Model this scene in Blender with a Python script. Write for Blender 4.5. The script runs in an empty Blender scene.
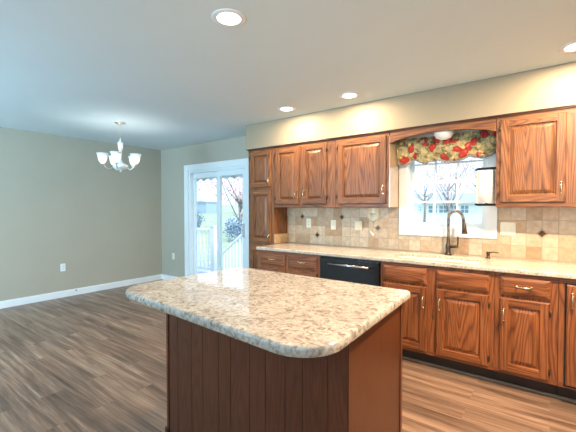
import bpy, bmesh, math, random
from mathutils import Vector, Matrix
random.seed(7)
scn = bpy.context.scene
COL = scn.collection

# ------------------------------------------------------------------ camera
cd = bpy.data.cameras.new('camera')
cam = bpy.data.objects.new('camera', cd)
COL.objects.link(cam)
cam.location = (0, 0, 1.35)
cam.rotation_euler = (math.radians(90 - 1.297), math.radians(0.048), math.radians(36.987))
cd.sensor_width = 36.0
cd.lens = 351.77 / 576 * 36.0
cd.clip_start = 0.05
cd.clip_end = 400
scn.camera = cam
scn.view_settings.view_transform = 'Standard'
scn.view_settings.look = 'None'
scn.view_settings.gamma = 1
scn.view_settings.use_curve_mapping = False
scn.view_settings.exposure = 0.0
scn.cycles.max_bounces = 10
scn.cycles.diffuse_bounces = 5
scn.cycles.sample_clamp_indirect = 6

# ------------------------------------------------------------------ sky, sun, added daylight fill
W = bpy.data.worlds.new('world')
scn.world = W
W.use_nodes = True
wn = W.node_tree
bg = wn.nodes['Background']
bg.inputs[0].default_value = (0.66, 0.85, 1.0, 1)
bg.inputs[1].default_value = 2.2
sun = bpy.data.lights.new('sun', 'SUN')
sun.energy = 3.2
sun.angle = math.radians(4)
sun.color = (1, 0.95, 0.88)
so = bpy.data.objects.new('sun', sun)
COL.objects.link(so)
so.rotation_euler = Vector((-0.8, 0.28, -0.75)).to_track_quat('-Z', 'Y').to_euler()


def area(name, loc, direction, sx, sy, energy, color, spread=180):
    l = bpy.data.lights.new(name, 'AREA')
    l.shape = 'RECTANGLE'
    l.size, l.size_y = sx, sy
    l.energy = energy
    l.color = color
    l.spread = math.radians(spread)
    o = bpy.data.objects.new(name, l)
    o.location = loc
    o.rotation_euler = Vector(direction).to_track_quat('-Z', 'Y').to_euler()
    COL.objects.link(o)
    return o


# added fill lamps in place of daylight from unseen windows behind the camera
area('dining_side_fill', (-3.6, -2.55, 1.45), (-0.65, 0.8, 0.30), 2.3, 1.5, 250, (0.44, 0.76, 1.0), 150)
area('ceiling_fill', (0.6, -2.55, 1.5), (-0.2, 0.6, 0.8), 1.6, 1.3, 105, (0.62, 0.86, 1.0), 120)
# sky portal of the sliding door
CAN_W, CAN_COL = 18.5, (1.0, 0.74, 0.48)
CHAND_W, CHAND_COL = 6.5, (0.95, 0.97, 0.95)


# ------------------------------------------------------------------ node helpers
def new_mat(name):
    m = bpy.data.materials.new(name)
    m.use_nodes = True
    nt = m.node_tree
    return m, nt, nt.nodes['Principled BSDF']


def N(nt, t, **kw):
    n = nt.nodes.new(t)
    for k, v in kw.items():
        if k.startswith('i_'):
            key = k[2:]
            n.inputs[int(key) if key.isdigit() else key].default_value = v
        else:
            setattr(n, k, v)
    return n


def ramp(nt, stops, interp='LINEAR'):
    r = nt.nodes.new('ShaderNodeValToRGB')
    r.color_ramp.interpolation = interp
    el = r.color_ramp.elements
    while len(el) < len(stops):
        el.new(0.5)
    for e, (p, c) in zip(el, stops):
        e.position = p
        e.color = c if len(c) == 4 else (*c, 1)
    return r


def mapped(nt, scale, rnd=True, rot=(0, 0, 0)):
    tc = N(nt, 'ShaderNodeTexCoord')
    out = tc.outputs['Object']
    if rnd:
        oi = N(nt, 'ShaderNodeObjectInfo')
        mu = N(nt, 'ShaderNodeMath', operation='MULTIPLY')
        mu.inputs[1].default_value = 37.0
        nt.links.new(oi.outputs['Random'], mu.inputs[0])
        ad = N(nt, 'ShaderNodeVectorMath', operation='ADD')
        nt.links.new(out, ad.inputs[0])
        nt.links.new(mu.outputs[0], ad.inputs[1])
        out = ad.outputs[0]
    mp = N(nt, 'ShaderNodeMapping')
    mp.inputs['Scale'].default_value = scale
    mp.inputs['Rotation'].default_value = rot
    nt.links.new(out, mp.inputs[0])
    return mp.outputs[0]


def mix(nt, fac, a, b, blend='MIX'):
    m = N(nt, 'ShaderNodeMix', data_type='RGBA', blend_type=blend)
    if isinstance(fac, (int, float)):
        m.inputs[0].default_value = fac
    else:
        nt.links.new(fac, m.inputs[0])
    for s, v in ((6, a), (7, b)):
        if isinstance(v, tuple):
            m.inputs[s].default_value = (*v, 1) if len(v) == 3 else v
        else:
            nt.links.new(v, m.inputs[s])
    return m.outputs[2]


def bump(nt, p, h, strength=0.2, dist=0.002):
    b = N(nt, 'ShaderNodeBump')
    b.inputs['Strength'].default_value = strength
    b.inputs['Distance'].default_value = dist
    nt.links.new(h, b.inputs['Height'])
    nt.links.new(b.outputs[0], p.inputs['Normal'])


def plain(name, col, rough=0.5, metal=0.0, var=0.04, scale=8.0, spec=0.5):
    """a paint / metal / plastic with a faint mottling of its own"""
    m, nt, p = new_mat(name)
    n = N(nt, 'ShaderNodeTexNoise')
    n.inputs['Scale'].default_value = scale
    n.inputs['Detail'].default_value = 3
    nt.links.new(mapped(nt, (1, 1, 1), rnd=False), n.inputs['Vector'])
    a = tuple(max(0, c * (1 - var)) for c in col)
    b = tuple(min(1, c * (1 + var)) for c in col)
    r = ramp(nt, [(0.3, a), (0.7, b)])
    nt.links.new(n.outputs['Fac'], r.inputs[0])
    nt.links.new(r.outputs[0], p.inputs['Base Color'])
    p.inputs['Roughness'].default_value = rough
    p.inputs['Metallic'].default_value = metal
    p.inputs['Specular IOR Level'].default_value = spec
    return m


def oak(name, horizontal=False, light=(0.295, 0.122, 0.040), dark=(0.125, 0.043, 0.014), rough=0.42, contrast=1.0, knots=False):
    m, nt, p = new_mat(name)
    L = 0.085
    s1 = (L, 1, 1) if horizontal else (1, 1, L)
    v = mapped(nt, s1)
    n = N(nt, 'ShaderNodeTexNoise')
    n.inputs['Scale'].default_value = 5.5
    n.inputs['Detail'].default_value = 1.5
    n.inputs['Roughness'].default_value = 0.4
    nt.links.new(v, n.inputs['Vector'])
    mu = N(nt, 'ShaderNodeMath', operation='MULTIPLY')
    mu.inputs[1].default_value = 30
    nt.links.new(n.outputs['Fac'], mu.inputs[0])
    fr = N(nt, 'ShaderNodeMath', operation='PINGPONG')
    fr.inputs[1].default_value = 0.5
    nt.links.new(mu.outputs[0], fr.inputs[0])
    r1 = ramp(nt, [(0.0, (0, 0, 0)), (0.20, (0.65,) * 3), (0.45, (1, 1, 1))])
    nt.links.new(fr.outputs[0], r1.inputs[0])
    # pores
    s2 = (0.035, 1, 1) if horizontal else (1, 1, 0.035)
    v2 = mapped(nt, s2)
    n2 = N(nt, 'ShaderNodeTexNoise')
    n2.inputs['Scale'].default_value = 170
    n2.inputs['Detail'].default_value = 2
    nt.links.new(v2, n2.inputs['Vector'])
    r2 = ramp(nt, [(0.38, (0, 0, 0)), (0.56, (1, 1, 1))])
    nt.links.new(n2.outputs['Fac'], r2.inputs[0])
    n3 = N(nt, 'ShaderNodeTexNoise')
    n3.inputs['Scale'].default_value = 2.2
    nt.links.new(v, n3.inputs['Vector'])
    c = mix(nt, r1.outputs[0], tuple(l * (1 - contrast) + d * contrast for l, d in zip(light, dark)), light)
    mm = mix(nt, r2.outputs[0], tuple(l * 0.45 + d * 0.55 for l, d in zip(light, dark)), (1, 1, 1))
    c2 = mix(nt, 0.42 * contrast, c, mm, 'MULTIPLY')
    r3 = ramp(nt, [(0.3, (0.80, 0.78, 0.76)), (0.7, (1.1, 1.08, 1.05))])
    nt.links.new(n3.outputs['Fac'], r3.inputs[0])
    c3 = mix(nt, 1.0, c2, r3.outputs[0], 'MULTIPLY')
    nt.links.new(c3, p.inputs['Base Color'])
    p.inputs['Roughness'].default_value = rough
    p.inputs['Coat Weight'].default_value = 0.05
    p.inputs['Coat Roughness'].default_value = 0.22
    bump(nt, p, r2.outputs[0], 0.15, 0.001)
    return m


def stone(name, base, fleck, light, scale=1.0, rough=0.07):
    m, nt, p = new_mat(name)
    v = mapped(nt, (scale,) * 3, rnd=False)
    nz = N(nt, 'ShaderNodeTexNoise', i_Scale=48.0, i_Detail=5.0, i_Roughness=0.62, i_Distortion=1.2)
    nt.links.new(v, nz.inputs['Vector'])
    r = ramp(nt, [(0.34, fleck), (0.43, tuple((a * 0.45 + b * 0.55) for a, b in zip(fleck, base))), (0.50, base), (0.64, light)])
    nt.links.new(nz.outputs['Fac'], r.inputs[0])
    n2 = N(nt, 'ShaderNodeTexNoise', i_Scale=5.0, i_Detail=2.0)
    nt.links.new(v, n2.inputs['Vector'])
    r2 = ramp(nt, [(0.35, (0.88, 0.86, 0.84)), (0.65, (1.05, 1.04, 1.03))])
    nt.links.new(n2.outputs['Fac'], r2.inputs[0])
    n3 = N(nt, 'ShaderNodeTexNoise', i_Scale=95.0, i_Detail=2.0)
    nt.links.new(v, n3.inputs['Vector'])
    r3 = ramp(nt, [(0.36, (0.70, 0.66, 0.62)), (0.47, (1, 1, 1))])
    nt.links.new(n3.outputs['Fac'], r3.inputs[0])
    c = mix(nt, 1.0, r.outputs[0], r2.outputs[0], 'MULTIPLY')
    c = mix(nt, 0.7, c, r3.outputs[0], 'MULTIPLY')
    nt.links.new(c, p.inputs['Base Color'])
    p.inputs['Roughness'].default_value = rough
    p.inputs['Specular IOR Level'].default_value = 0.9
    return m


def floor_mat():
    m, nt, p = new_mat('plank_floor')
    v = mapped(nt, (1, 1, 1), rnd=False)
    br = N(nt, 'ShaderNodeTexBrick')
    br.offset = 0.37
    br.inputs['Color1'].default_value = (0, 0, 0, 1)
    br.inputs['Color2'].default_value = (1, 1, 1, 1)
    br.inputs['Mortar'].default_value = (0.5, 0.5, 0.5, 1)
    br.inputs['Scale'].default_value = 1
    br.inputs['Mortar Size'].default_value = 0.0012
    br.inputs['Brick Width'].default_value = 1.22
    br.inputs['Row Height'].default_value = 0.152
    nt.links.new(v, br.inputs['Vector'])
    # per plank offset of the grain
    sc = N(nt, 'ShaderNodeVectorMath', operation='SCALE')
    sc.inputs['Scale'].default_value = 9.0
    nt.links.new(br.outputs['Color'], sc.inputs[0])
    ad = N(nt, 'ShaderNodeVectorMath', operation='ADD')
    nt.links.new(v, ad.inputs[0])
    nt.links.new(sc.outputs[0], ad.inputs[1])
    mp = N(nt, 'ShaderNodeMapping')
    mp.inputs['Scale'].default_value = (0.075, 1, 1)
    nt.links.new(ad.outputs[0], mp.inputs[0])
    n1 = N(nt, 'ShaderNodeTexNoise', i_Scale=12.0, i_Detail=6.0, i_Roughness=0.62, i_Distortion=0.5)
    nt.links.new(mp.outputs[0], n1.inputs['Vector'])
    r1 = ramp(nt, [(0.28, (0.085, 0.050, 0.034)), (0.43, (0.19, 0.120, 0.085)), (0.55, (0.285, 0.185, 0.130)), (0.70, (0.44, 0.30, 0.212))])
    nt.links.new(n1.outputs['Fac'], r1.inputs[0])
    r2 = ramp(nt, [(0.0, (0.86, 0.86, 0.87)), (1.0, (1.10, 1.08, 1.06))])
    nt.links.new(br.outputs['Color'], r2.inputs[0])
    c = mix(nt, 1.0, r1.outputs[0], r2.outputs[0], 'MULTIPLY')
    mp2 = N(nt, 'ShaderNodeMapping')
    mp2.inputs['Scale'].default_value = (0.035, 1, 1)
    nt.links.new(ad.outputs[0], mp2.inputs[0])
    n5 = N(nt, 'ShaderNodeTexNoise', i_Scale=75.0, i_Detail=3.0)
    nt.links.new(mp2.outputs[0], n5.inputs['Vector'])
    r5 = ramp(nt, [(0.35, (0.70, 0.68, 0.67)), (0.65, (1.16, 1.16, 1.16))])
    nt.links.new(n5.outputs['Fac'], r5.inputs[0])
    c = mix(nt, 0.85, c, r5.outputs[0], 'MULTIPLY')
    c = mix(nt, br.outputs['Fac'], c, (0.20, 0.15, 0.115))
    nt.links.new(c, p.inputs['Base Color'])
    p.inputs['Roughness'].default_value = 0.36
    bump(nt, p, n1.outputs['Fac'], 0.12, 0.002)
    return m


TX, TZ, TP = -2.54, 1.243, 0.1122


def tile_mat():
    m, nt, p = new_mat('travertine_tiles')
    tc = N(nt, 'ShaderNodeTexCoord')
    # object origin sits at (TX, *, TZ) so tile joints fall on multiples of the pitch
    sep = N(nt, 'ShaderNodeSeparateXYZ')
    nt.links.new(tc.outputs['Object'], sep.inputs[0])
    fl, frs = [], []
    for k in (0, 2):
        d = N(nt, 'ShaderNodeMath', operation='DIVIDE')
        d.inputs[1].default_value = TP
        nt.links.new(sep.outputs[k], d.inputs[0])
        f = N(nt, 'ShaderNodeMath', operation='FLOOR')
        nt.links.new(d.outputs[0], f.inputs[0])
        r = N(nt, 'ShaderNodeMath', operation='FRACT')
        nt.links.new(d.outputs[0], r.inputs[0])
        g = N(nt, 'ShaderNodeMath', operation='PINGPONG')
        g.inputs[1].default_value = 0.5
        nt.links.new(r.outputs[0], g.inputs[0])
        fl.append(f.outputs[0])
        frs.append(g.outputs[0])
    cb = N(nt, 'ShaderNodeCombineXYZ')
    nt.links.new(fl[0], cb.inputs[0])
    nt.links.new(fl[1], cb.inputs[1])
    wn_ = N(nt, 'ShaderNodeTexWhiteNoise', noise_dimensions='3D')
    nt.links.new(cb.outputs[0], wn_.inputs['Vector'])
    rt = ramp(nt, [(0.0, (0.44, 0.29, 0.165)), (0.25, (0.50, 0.375, 0.25)), (0.5, (0.56, 0.45, 0.32)), (0.8, (0.62, 0.53, 0.41)), (1.0, (0.52, 0.35, 0.20))])
    nt.links.new(wn_.outputs['Value'], rt.inputs[0])
    ofs = N(nt, 'ShaderNodeVectorMath', operation='ADD')
    nt.links.new(tc.outputs['Object'], ofs.inputs[0])
    nt.links.new(wn_.outputs['Color'], ofs.inputs[1])
    nz = N(nt, 'ShaderNodeTexNoise', i_Scale=22.0, i_Detail=5.0, i_Roughness=0.6)
    nt.links.new(ofs.outputs[0], nz.inputs['Vector'])
    rn = ramp(nt, [(0.3, (0.80, 0.77, 0.73)), (0.7, (1.14, 1.12, 1.10))])
    nt.links.new(nz.outputs['Fac'], rn.inputs[0])
    c = mix(nt, 1.0, rt.outputs[0], rn.outputs[0], 'MULTIPLY')
    mn = N(nt, 'ShaderNodeMath', operation='MINIMUM')
    nt.links.new(frs[0], mn.inputs[0])
    nt.links.new(frs[1], mn.inputs[1])
    gr = ramp(nt, [(0.012, (1, 1, 1)), (0.030, (0, 0, 0))])
    nt.links.new(mn.outputs[0], gr.inputs[0])
    c = mix(nt, gr.outputs[0], c, (0.42, 0.33, 0.24))
    nt.links.new(c, p.inputs['Base Color'])
    p.inputs['Roughness'].default_value = 0.42
    iv = N(nt, 'ShaderNodeMath', operation='SUBTRACT')
    iv.inputs[0].default_value = 1
    nt.links.new(gr.outputs[0], iv.inputs[1])
    bump(nt, p, iv.outputs[0], 0.5, 0.003)
    return m


def glass_mat(name, tint=(0.96, 0.98, 1.0)):
    m = bpy.data.materials.new(name)
    m.use_nodes = True
    nt = m.node_tree
    nt.nodes.remove(nt.nodes['Principled BSDF'])
    o = nt.nodes['Material Output']
    t = N(nt, 'ShaderNodeBsdfTransparent')
    t.inputs[0].default_value = (*tint, 1)
    g = N(nt, 'ShaderNodeBsdfGlossy')
    g.inputs['Roughness'].default_value = 0.02
    f = N(nt, 'ShaderNodeFresnel', i_IOR=1.35)
    mx = N(nt, 'ShaderNodeMixShader')
    ge = N(nt, 'ShaderNodeNewGeometry')
    inv = N(nt, 'ShaderNodeMath', operation='SUBTRACT', i_0=1.0)
    nt.links.new(ge.outputs['Backfacing'], inv.inputs[1])
    mul = N(nt, 'ShaderNodeMath', operation='MULTIPLY')
    nt.links.new(f.outputs[0], mul.inputs[0])
    nt.links.new(inv.outputs[0], mul.inputs[1])
    nt.links.new(mul.outputs[0], mx.inputs[0])
    nt.links.new(t.outputs[0], mx.inputs[1])
    nt.links.new(g.outputs[0], mx.inputs[2])
    nt.links.new(mx.outputs[0], o.inputs[0])
    return m


def emit(name, col, strength):
    m, nt, p = new_mat(name)
    p.inputs['Base Color'].default_value = (*col, 1)
    p.inputs['Emission Color'].default_value = (*col, 1)
    p.inputs['Emission Strength'].default_value = strength
    return m


def shade_mat():
    m, nt, p = new_mat('frosted_glass')
    p.inputs['Base Color'].default_value = (0.92, 0.95, 0.95, 1)
    p.inputs['Roughness'].default_value = 0.3
    t = N(nt, 'ShaderNodeBsdfTranslucent')
    t.inputs[0].default_value = (0.92, 0.97, 0.97, 1)
    mx = N(nt, 'ShaderNodeMixShader', i_0=0.55)
    nt.links.new(p.outputs[0], mx.inputs[1])
    nt.links.new(t.outputs[0], mx.inputs[2])
    nt.links.new(mx.outputs[0], nt.nodes['Material Output'].inputs[0])
    return m


def fabric_mat():
    m, nt, p = new_mat('floral_fabric')
    v = mapped(nt, (1, 0.35, 1), rnd=False)
    dn = N(nt, 'ShaderNodeTexNoise', i_Scale=14.0, i_Detail=2.0)
    nt.links.new(v, dn.inputs['Vector'])
    sc = N(nt, 'ShaderNodeVectorMath', operation='SCALE')
    sc.inputs['Scale'].default_value = 0.10
    nt.links.new(dn.outputs['Color'], sc.inputs[0])
    ad = N(nt, 'ShaderNodeVectorMath', operation='ADD')
    nt.links.new(v, ad.inputs[0])
    nt.links.new(sc.outputs[0], ad.inputs[1])
    # leaves and vines
    n1 = N(nt, 'ShaderNodeTexNoise', i_Scale=16.0, i_Detail=3.0, i_Distortion=1.5)
    nt.links.new(ad.outputs[0], n1.inputs['Vector'])
    r1 = ramp(nt, [(0.34, (0.09, 0.09, 0.035)), (0.43, (0.27, 0.25, 0.10)), (0.51, (0.48, 0.40, 0.20)), (0.62, (0.66, 0.50, 0.24))])
    nt.links.new(n1.outputs['Fac'], r1.inputs[0])
    # red blooms
    vo = N(nt, 'ShaderNodeTexVoronoi', i_Scale=11.0)
    nt.links.new(ad.outputs[0], vo.inputs['Vector'])
    r2 = ramp(nt, [(0.42, (1, 1, 1)), (0.48, (0, 0, 0))])
    nt.links.new(vo.outputs['Distance'], r2.inputs[0])
    sp = N(nt, 'ShaderNodeSeparateColor')
    nt.links.new(vo.outputs['Color'], sp.inputs[0])
    gt = N(nt, 'ShaderNodeMath', operation='GREATER_THAN', i_1=0.24)
    nt.links.new(sp.outputs[0], gt.inputs[0])
    mu = N(nt, 'ShaderNodeMath', operation='MULTIPLY')
    nt.links.new(gt.outputs[0], mu.inputs[0])
    nt.links.new(r2.outputs[0], mu.inputs[1])
    rr = ramp(nt, [(0.0, (0.80, 0.30, 0.24)), (0.18, (0.62, 0.05, 0.035)), (0.42, (0.36, 0.025, 0.02))])
    nt.links.new(vo.outputs['Distance'], rr.inputs[0])
    c = mix(nt, mu.outputs[0], r1.outputs[0], rr.outputs[0])
    vo2 = N(nt, 'ShaderNodeTexVoronoi', i_Scale=12.0)
    nt.links.new(v, vo2.inputs['Vector'])
    r4 = ramp(nt, [(0.16, (1, 1, 1)), (0.22, (0, 0, 0))])
    nt.links.new(vo2.outputs['Distance'], r4.inputs[0])
    sp2 = N(nt, 'ShaderNodeSeparateColor')
    nt.links.new(vo2.outputs['Color'], sp2.inputs[0])
    gt2 = N(nt, 'ShaderNodeMath', operation='GREATER_THAN', i_1=0.55)
    nt.links.new(sp2.outputs[1], gt2.inputs[0])
    mu2 = N(nt, 'ShaderNodeMath', operation='MULTIPLY')
    nt.links.new(gt2.outputs[0], mu2.inputs[0])
    nt.links.new(r4.outputs[0], mu2.inputs[1])
    c = mix(nt, mu2.outputs[0], c, (0.85, 0.66, 0.22))
    nt.links.new(c, p.inputs['Base Color'])
    p.inputs['Roughness'].default_value = 0.8
    p.inputs['Sheen Weight'].default_value = 0.2
    return m


def leaf_mat(name, a, b):
    m, nt, p = new_mat(name)
    n = N(nt, 'ShaderNodeTexNoise', i_Scale=1.5)
    nt.links.new(mapped(nt, (1, 1, 1), rnd=False), n.inputs['Vector'])
    r = ramp(nt, [(0.35, a), (0.65, b)])
    nt.links.new(n.outputs['Fac'], r.inputs[0])
    nt.links.new(r.outputs[0], p.inputs['Base Color'])
    p.inputs['Roughness'].default_value = 0.8
    return m


MT = {
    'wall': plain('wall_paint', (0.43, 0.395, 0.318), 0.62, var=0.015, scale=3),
    'soffit': plain('wall_paint_dimmed', (0.345, 0.292, 0.205), 0.6, var=0.015, scale=3),  # same paint as the walls, colour darkened to offset the ceiling lamps' light
    'ceiling': plain('ceiling_paint', (0.66, 0.755, 0.79), 0.8, var=0.012, scale=2),
    'trim': plain('white_trim_paint', (0.80, 0.83, 0.84), 0.35, var=0.015),
    'vinyl': plain('white_vinyl', (0.76, 0.82, 0.85), 0.35, var=0.012),
    'oak_v': oak('oak_vertical_grain'),
    'oak_h': oak('oak_horizontal_grain', True),
    'oakb_v': oak('base_oak_vertical_grain', False, (0.38, 0.132, 0.042), (0.165, 0.048, 0.015)),
    'oakb_h': oak('base_oak_horizontal_grain', True, (0.38, 0.132, 0.042), (0.165, 0.048, 0.015)),
    'panel': oak('island_panel_stain', False, (0.165, 0.050, 0.020), (0.10, 0.028, 0.011), 0.28, 0.7),
    'side': oak('island_side_veneer', False, (0.105, 0.033, 0.013), (0.075, 0.023, 0.009), 0.33, 0.45),
    'dark_wood': oak('dark_crown_wood', True, (0.12, 0.045, 0.022), (0.05, 0.018, 0.010), 0.35),
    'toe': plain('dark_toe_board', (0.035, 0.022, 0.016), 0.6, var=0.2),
    'granite': stone('island_stone', (0.52, 0.49, 0.445), (0.24, 0.205, 0.18), (0.62, 0.60, 0.57), 0.65),
    'granite2': stone('counter_stone', (0.66, 0.60, 0.51), (0.36, 0.28, 0.22), (0.78, 0.73, 0.66), 1.3),
    'floor': floor_mat(),
    'tile': tile_mat(),
    'accent': plain('bronze_accent_glaze', (0.11, 0.055, 0.025), 0.2, 0.4, var=0.6, scale=60),
    'accent_edge': plain('accent_rope_edge', (0.42, 0.30, 0.18), 0.4, 0.2, var=0.3, scale=80),
    'nickel': plain('brushed_nickel', (0.66, 0.60, 0.52), 0.28, 1.0, var=0.05, scale=60),
    'brass': plain('antique_brass', (0.75, 0.62, 0.42), 0.26, 1.0, var=0.05, scale=60),
    'bronze': plain('dark_bronze', (0.10, 0.075, 0.06), 0.28, 0.85, var=0.15, scale=40),
    'black': plain('black_appliance_enamel', (0.012, 0.013, 0.016), 0.22, 0.0, var=0.1),
    'black_metal': plain('black_metal', (0.02, 0.02, 0.022), 0.35, 0.6, var=0.1),
    'steel': plain('steel_grey', (0.55, 0.57, 0.60), 0.25, 1.0),
    'sink': plain('white_sink_enamel', (0.85, 0.84, 0.78), 0.2, var=0.01),
    'cream': plain('cream_plastic', (0.74, 0.68, 0.50), 0.4, var=0.02),
    'ivory': plain('ivory_plastic', (0.80, 0.77, 0.64), 0.4, var=0.02),
    'slot': plain('dark_slot', (0.05, 0.045, 0.04), 0.6),
    'ceramic': plain('cream_ceramic', (0.78, 0.68, 0.47), 0.25, var=0.03),
    'paper': plain('white_paper', (0.84, 0.84, 0.84), 0.9, var=0.03, scale=50),
    'glass': glass_mat('window_glass'),
    'shade': shade_mat(),
    'can_lens': emit('lamp_lens', (1.0, 0.97, 0.92), 7.0),
    'bulb': emit('lamp_bulb', (1.0, 0.95, 0.86), 14.0),
    'fabric': fabric_mat(),
    'hem': plain('blue_grey_lining', (0.30, 0.31, 0.40), 0.8, var=0.1),
    'white_ext': plain('white_exterior_paint', (0.80, 0.82, 0.83), 0.5, var=0.02),
    'deck': plain('grey_deck_stain', (0.50, 0.56, 0.66), 0.6, var=0.08, scale=5),
    'siding': plain('white_siding', (0.80, 0.80, 0.80), 0.6, var=0.04, scale=2),
    'roof': plain('grey_shingles', (0.40, 0.43, 0.48), 0.8, var=0.15, scale=6),
    'pane': plain('far_window_pane', (0.20, 0.27, 0.38), 0.2, var=0.2),
    'grass': leaf_mat('lawn_grass', (0.30, 0.40, 0.25), (0.42, 0.50, 0.35)),
    'bark': plain('grey_bark', (0.30, 0.25, 0.25), 0.9, var=0.3, scale=6),
    'pink': leaf_mat('pink_blossom', (0.62, 0.34, 0.38), (0.85, 0.60, 0.62)),
    'rust': leaf_mat('rusty_buds', (0.50, 0.28, 0.27), (0.72, 0.60, 0.60)),
    'green': leaf_mat('pale_leaves', (0.25, 0.36, 0.26), (0.52, 0.62, 0.50)),
    'blue_shrub': leaf_mat('blue_green_leaves', (0.16, 0.24, 0.36), (0.36, 0.44, 0.60)),
    'shed': plain('pale_blue_siding', (0.35, 0.45, 0.62), 0.6, var=0.05),
}

ORG = {}


# ------------------------------------------------------------------ mesh builder
class MB:
    def __init__(s):
        s.v, s.f, s.m, s.sm = [], [], [], []

    def add(s, verts, faces, mi=0, smooth=False):
        b = len(s.v)
        s.v += [Vector(v) for v in verts]
        for f in faces:
            s.f.append([b + i for i in f])
            s.m.append(mi)
            s.sm.append(smooth)

    def box(s, x0, x1, y0, y1, z0, z1, mi=0):
        v = [(x, y, z) for z in (z0, z1) for y in (y0, y1) for x in (x0, x1)]
        s.add(v, [(0, 2, 3, 1), (4, 5, 7, 6), (0, 1, 5, 4), (2, 6, 7, 3), (0, 4, 6, 2), (1, 3, 7, 5)], mi)
        return s

    def beam(s, a, b, w, h, mi=0):
        """box along a->b, w across, h up"""
        a, b = Vector(a), Vector(b)
        d = (b - a).normalized()
        up = Vector((0, 0, 1)) if abs(d.z) < 0.95 else Vector((0, 1, 0))
        r = d.cross(up).normalized() * w / 2
        u = r.cross(d).normalized() * h / 2
        v = [p + i * r + j * u for p in (a, b) for i, j in ((-1, -1), (1, -1), (1, 1), (-1, 1))]
        s.add(v, [(0, 1, 2, 3), (7, 6, 5, 4), (0, 4, 5, 1), (1, 5, 6, 2), (2, 6, 7, 3), (3, 7, 4, 0)], mi)
        return s

    def prism(s, poly, z0, z1, mi=0):
        n = len(poly)
        v = [(x, y, z0) for x, y in poly] + [(x, y, z1) for x, y in poly]
        s.add(v, [tuple(range(n))[::-1], tuple(range(n, 2 * n))] + [(i, (i + 1) % n, n + (i + 1) % n, n + i) for i in range(n)], mi)
        return s

    def prism_y(s, poly, y0, y1, mi=0):
        n = len(poly)
        v = [(x, y0, z) for x, z in poly] + [(x, y1, z) for x, z in poly]
        s.add(v, [tuple(range(n)), tuple(range(n, 2 * n))[::-1]] + [(i, n + i, n + (i + 1) % n, (i + 1) % n) for i in range(n)], mi)
        return s

    def tube(s, pts, r, seg=10, mi=0, caps=True):
        pts = [Vector(p) for p in pts]
        n = len(pts)
        rr = r if isinstance(r, (list, tuple)) else [r] * n
        t0 = (pts[1] - pts[0]).normalized()
        up = Vector((0, 0, 1)) if abs(t0.z) < 0.9 else Vector((0, 1, 0))
        nrm = t0.cross(up).normalized()
        vs = []
        for i, p in enumerate(pts):
            t = (pts[min(i + 1, n - 1)] - pts[max(i - 1, 0)]).normalized()
            nrm = (nrm - t * nrm.dot(t)).normalized()
            b = t.cross(nrm)
            for k in range(seg):
                a = 2 * math.pi * k / seg
                vs.append(p + (nrm * math.cos(a) + b * math.sin(a)) * rr[i])
        fs = []
        for i in range(n - 1):
            for k in range(seg):
                k2 = (k + 1) % seg
                fs.append((i * seg + k, i * seg + k2, (i + 1) * seg + k2, (i + 1) * seg + k))
        if caps:
            fs.append(tuple(range(seg))[::-1])
            fs.append(tuple((n - 1) * seg + k for k in range(seg)))
        s.add(vs, fs, mi, True)
        return s

    def lathe(s, prof, c, seg=24, mi=0, axis='z'):
        """prof: (r, h) list; a closed outline should repeat its first point"""
        vs, fs = [], []
        c = Vector(c)
        for r, h in prof:
            for k in range(seg):
                a = 2 * math.pi * k / seg
                q = (r * math.cos(a), r * math.sin(a), h)
                if axis == 'y':
                    q = (q[0], q[2], q[1])
                vs.append(c + Vector(q))
        for i in range(len(prof) - 1):
            for k in range(seg):
                k2 = (k + 1) % seg
                fs.append((i * seg + k, i * seg + k2, (i + 1) * seg + k2, (i + 1) * seg + k))
        s.add(vs, fs, mi, True)
        return s

    def cells(s, us, vs_, w0, w1, skip=(), plane='xy', mi=0):
        """slab with holes; plane xy (w = z) or xz (w = y) or yz (w = x)"""
        def P(u, v, w):
            return (u, v, w) if plane == 'xy' else (u, w, v) if plane == 'xz' else (w, u, v)
        nu, nv = len(us), len(vs_)
        verts = [P(u, v, w) for w in (w0, w1) for v in vs_ for u in us]
        idx = lambda i, j, k: k * nu * nv + j * nu + i
        solid = lambda i, j: 0 <= i < nu - 1 and 0 <= j < nv - 1 and (i, j) not in skip
        fs = []
        for i in range(nu - 1):
            for j in range(nv - 1):
                if not solid(i, j):
                    continue
                fs.append((idx(i, j, 0), idx(i, j + 1, 0), idx(i + 1, j + 1, 0), idx(i + 1, j, 0)))
                fs.append((idx(i, j, 1), idx(i + 1, j, 1), idx(i + 1, j + 1, 1), idx(i, j + 1, 1)))
                for (di, dj, a, b) in ((-1, 0, (0, 0), (0, 1)), (1, 0, (1, 0), (1, 1)), (0, -1, (0, 0), (1, 0)), (0, 1, (0, 1), (1, 1))):
                    if not solid(i + di, j + dj):
                        fs.append((idx(i + a[0], j + a[1], 0), idx(i + b[0], j + b[1], 0), idx(i + b[0], j + b[1], 1), idx(i + a[0], j + a[1], 1)))
        s.add(verts, fs, mi)
        return s

    def build(s, name, mats, parent=None, bevel=0.0, origin=None, seg=2, fix=True):
        if not isinstance(mats, (list, tuple)):
            mats = [mats]
        if parent is not None:
            o_ = ORG[parent.name]
        elif origin is not None:
            o_ = Vector(origin)
        else:
            xs = [v.x for v in s.v]; ys = [v.y for v in s.v]; zs = [v.z for v in s.v]
            o_ = Vector(((min(xs) + max(xs)) / 2, (min(ys) + max(ys)) / 2, min(zs)))
        me = bpy.data.meshes.new(name)
        me.from_pydata([tuple(v - o_) for v in s.v], [], s.f)
        for m in mats:
            me.materials.append(m)
        for p, mi, sm in zip(me.polygons, s.m, s.sm):
            p.material_index = mi
            p.use_smooth = sm
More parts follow.
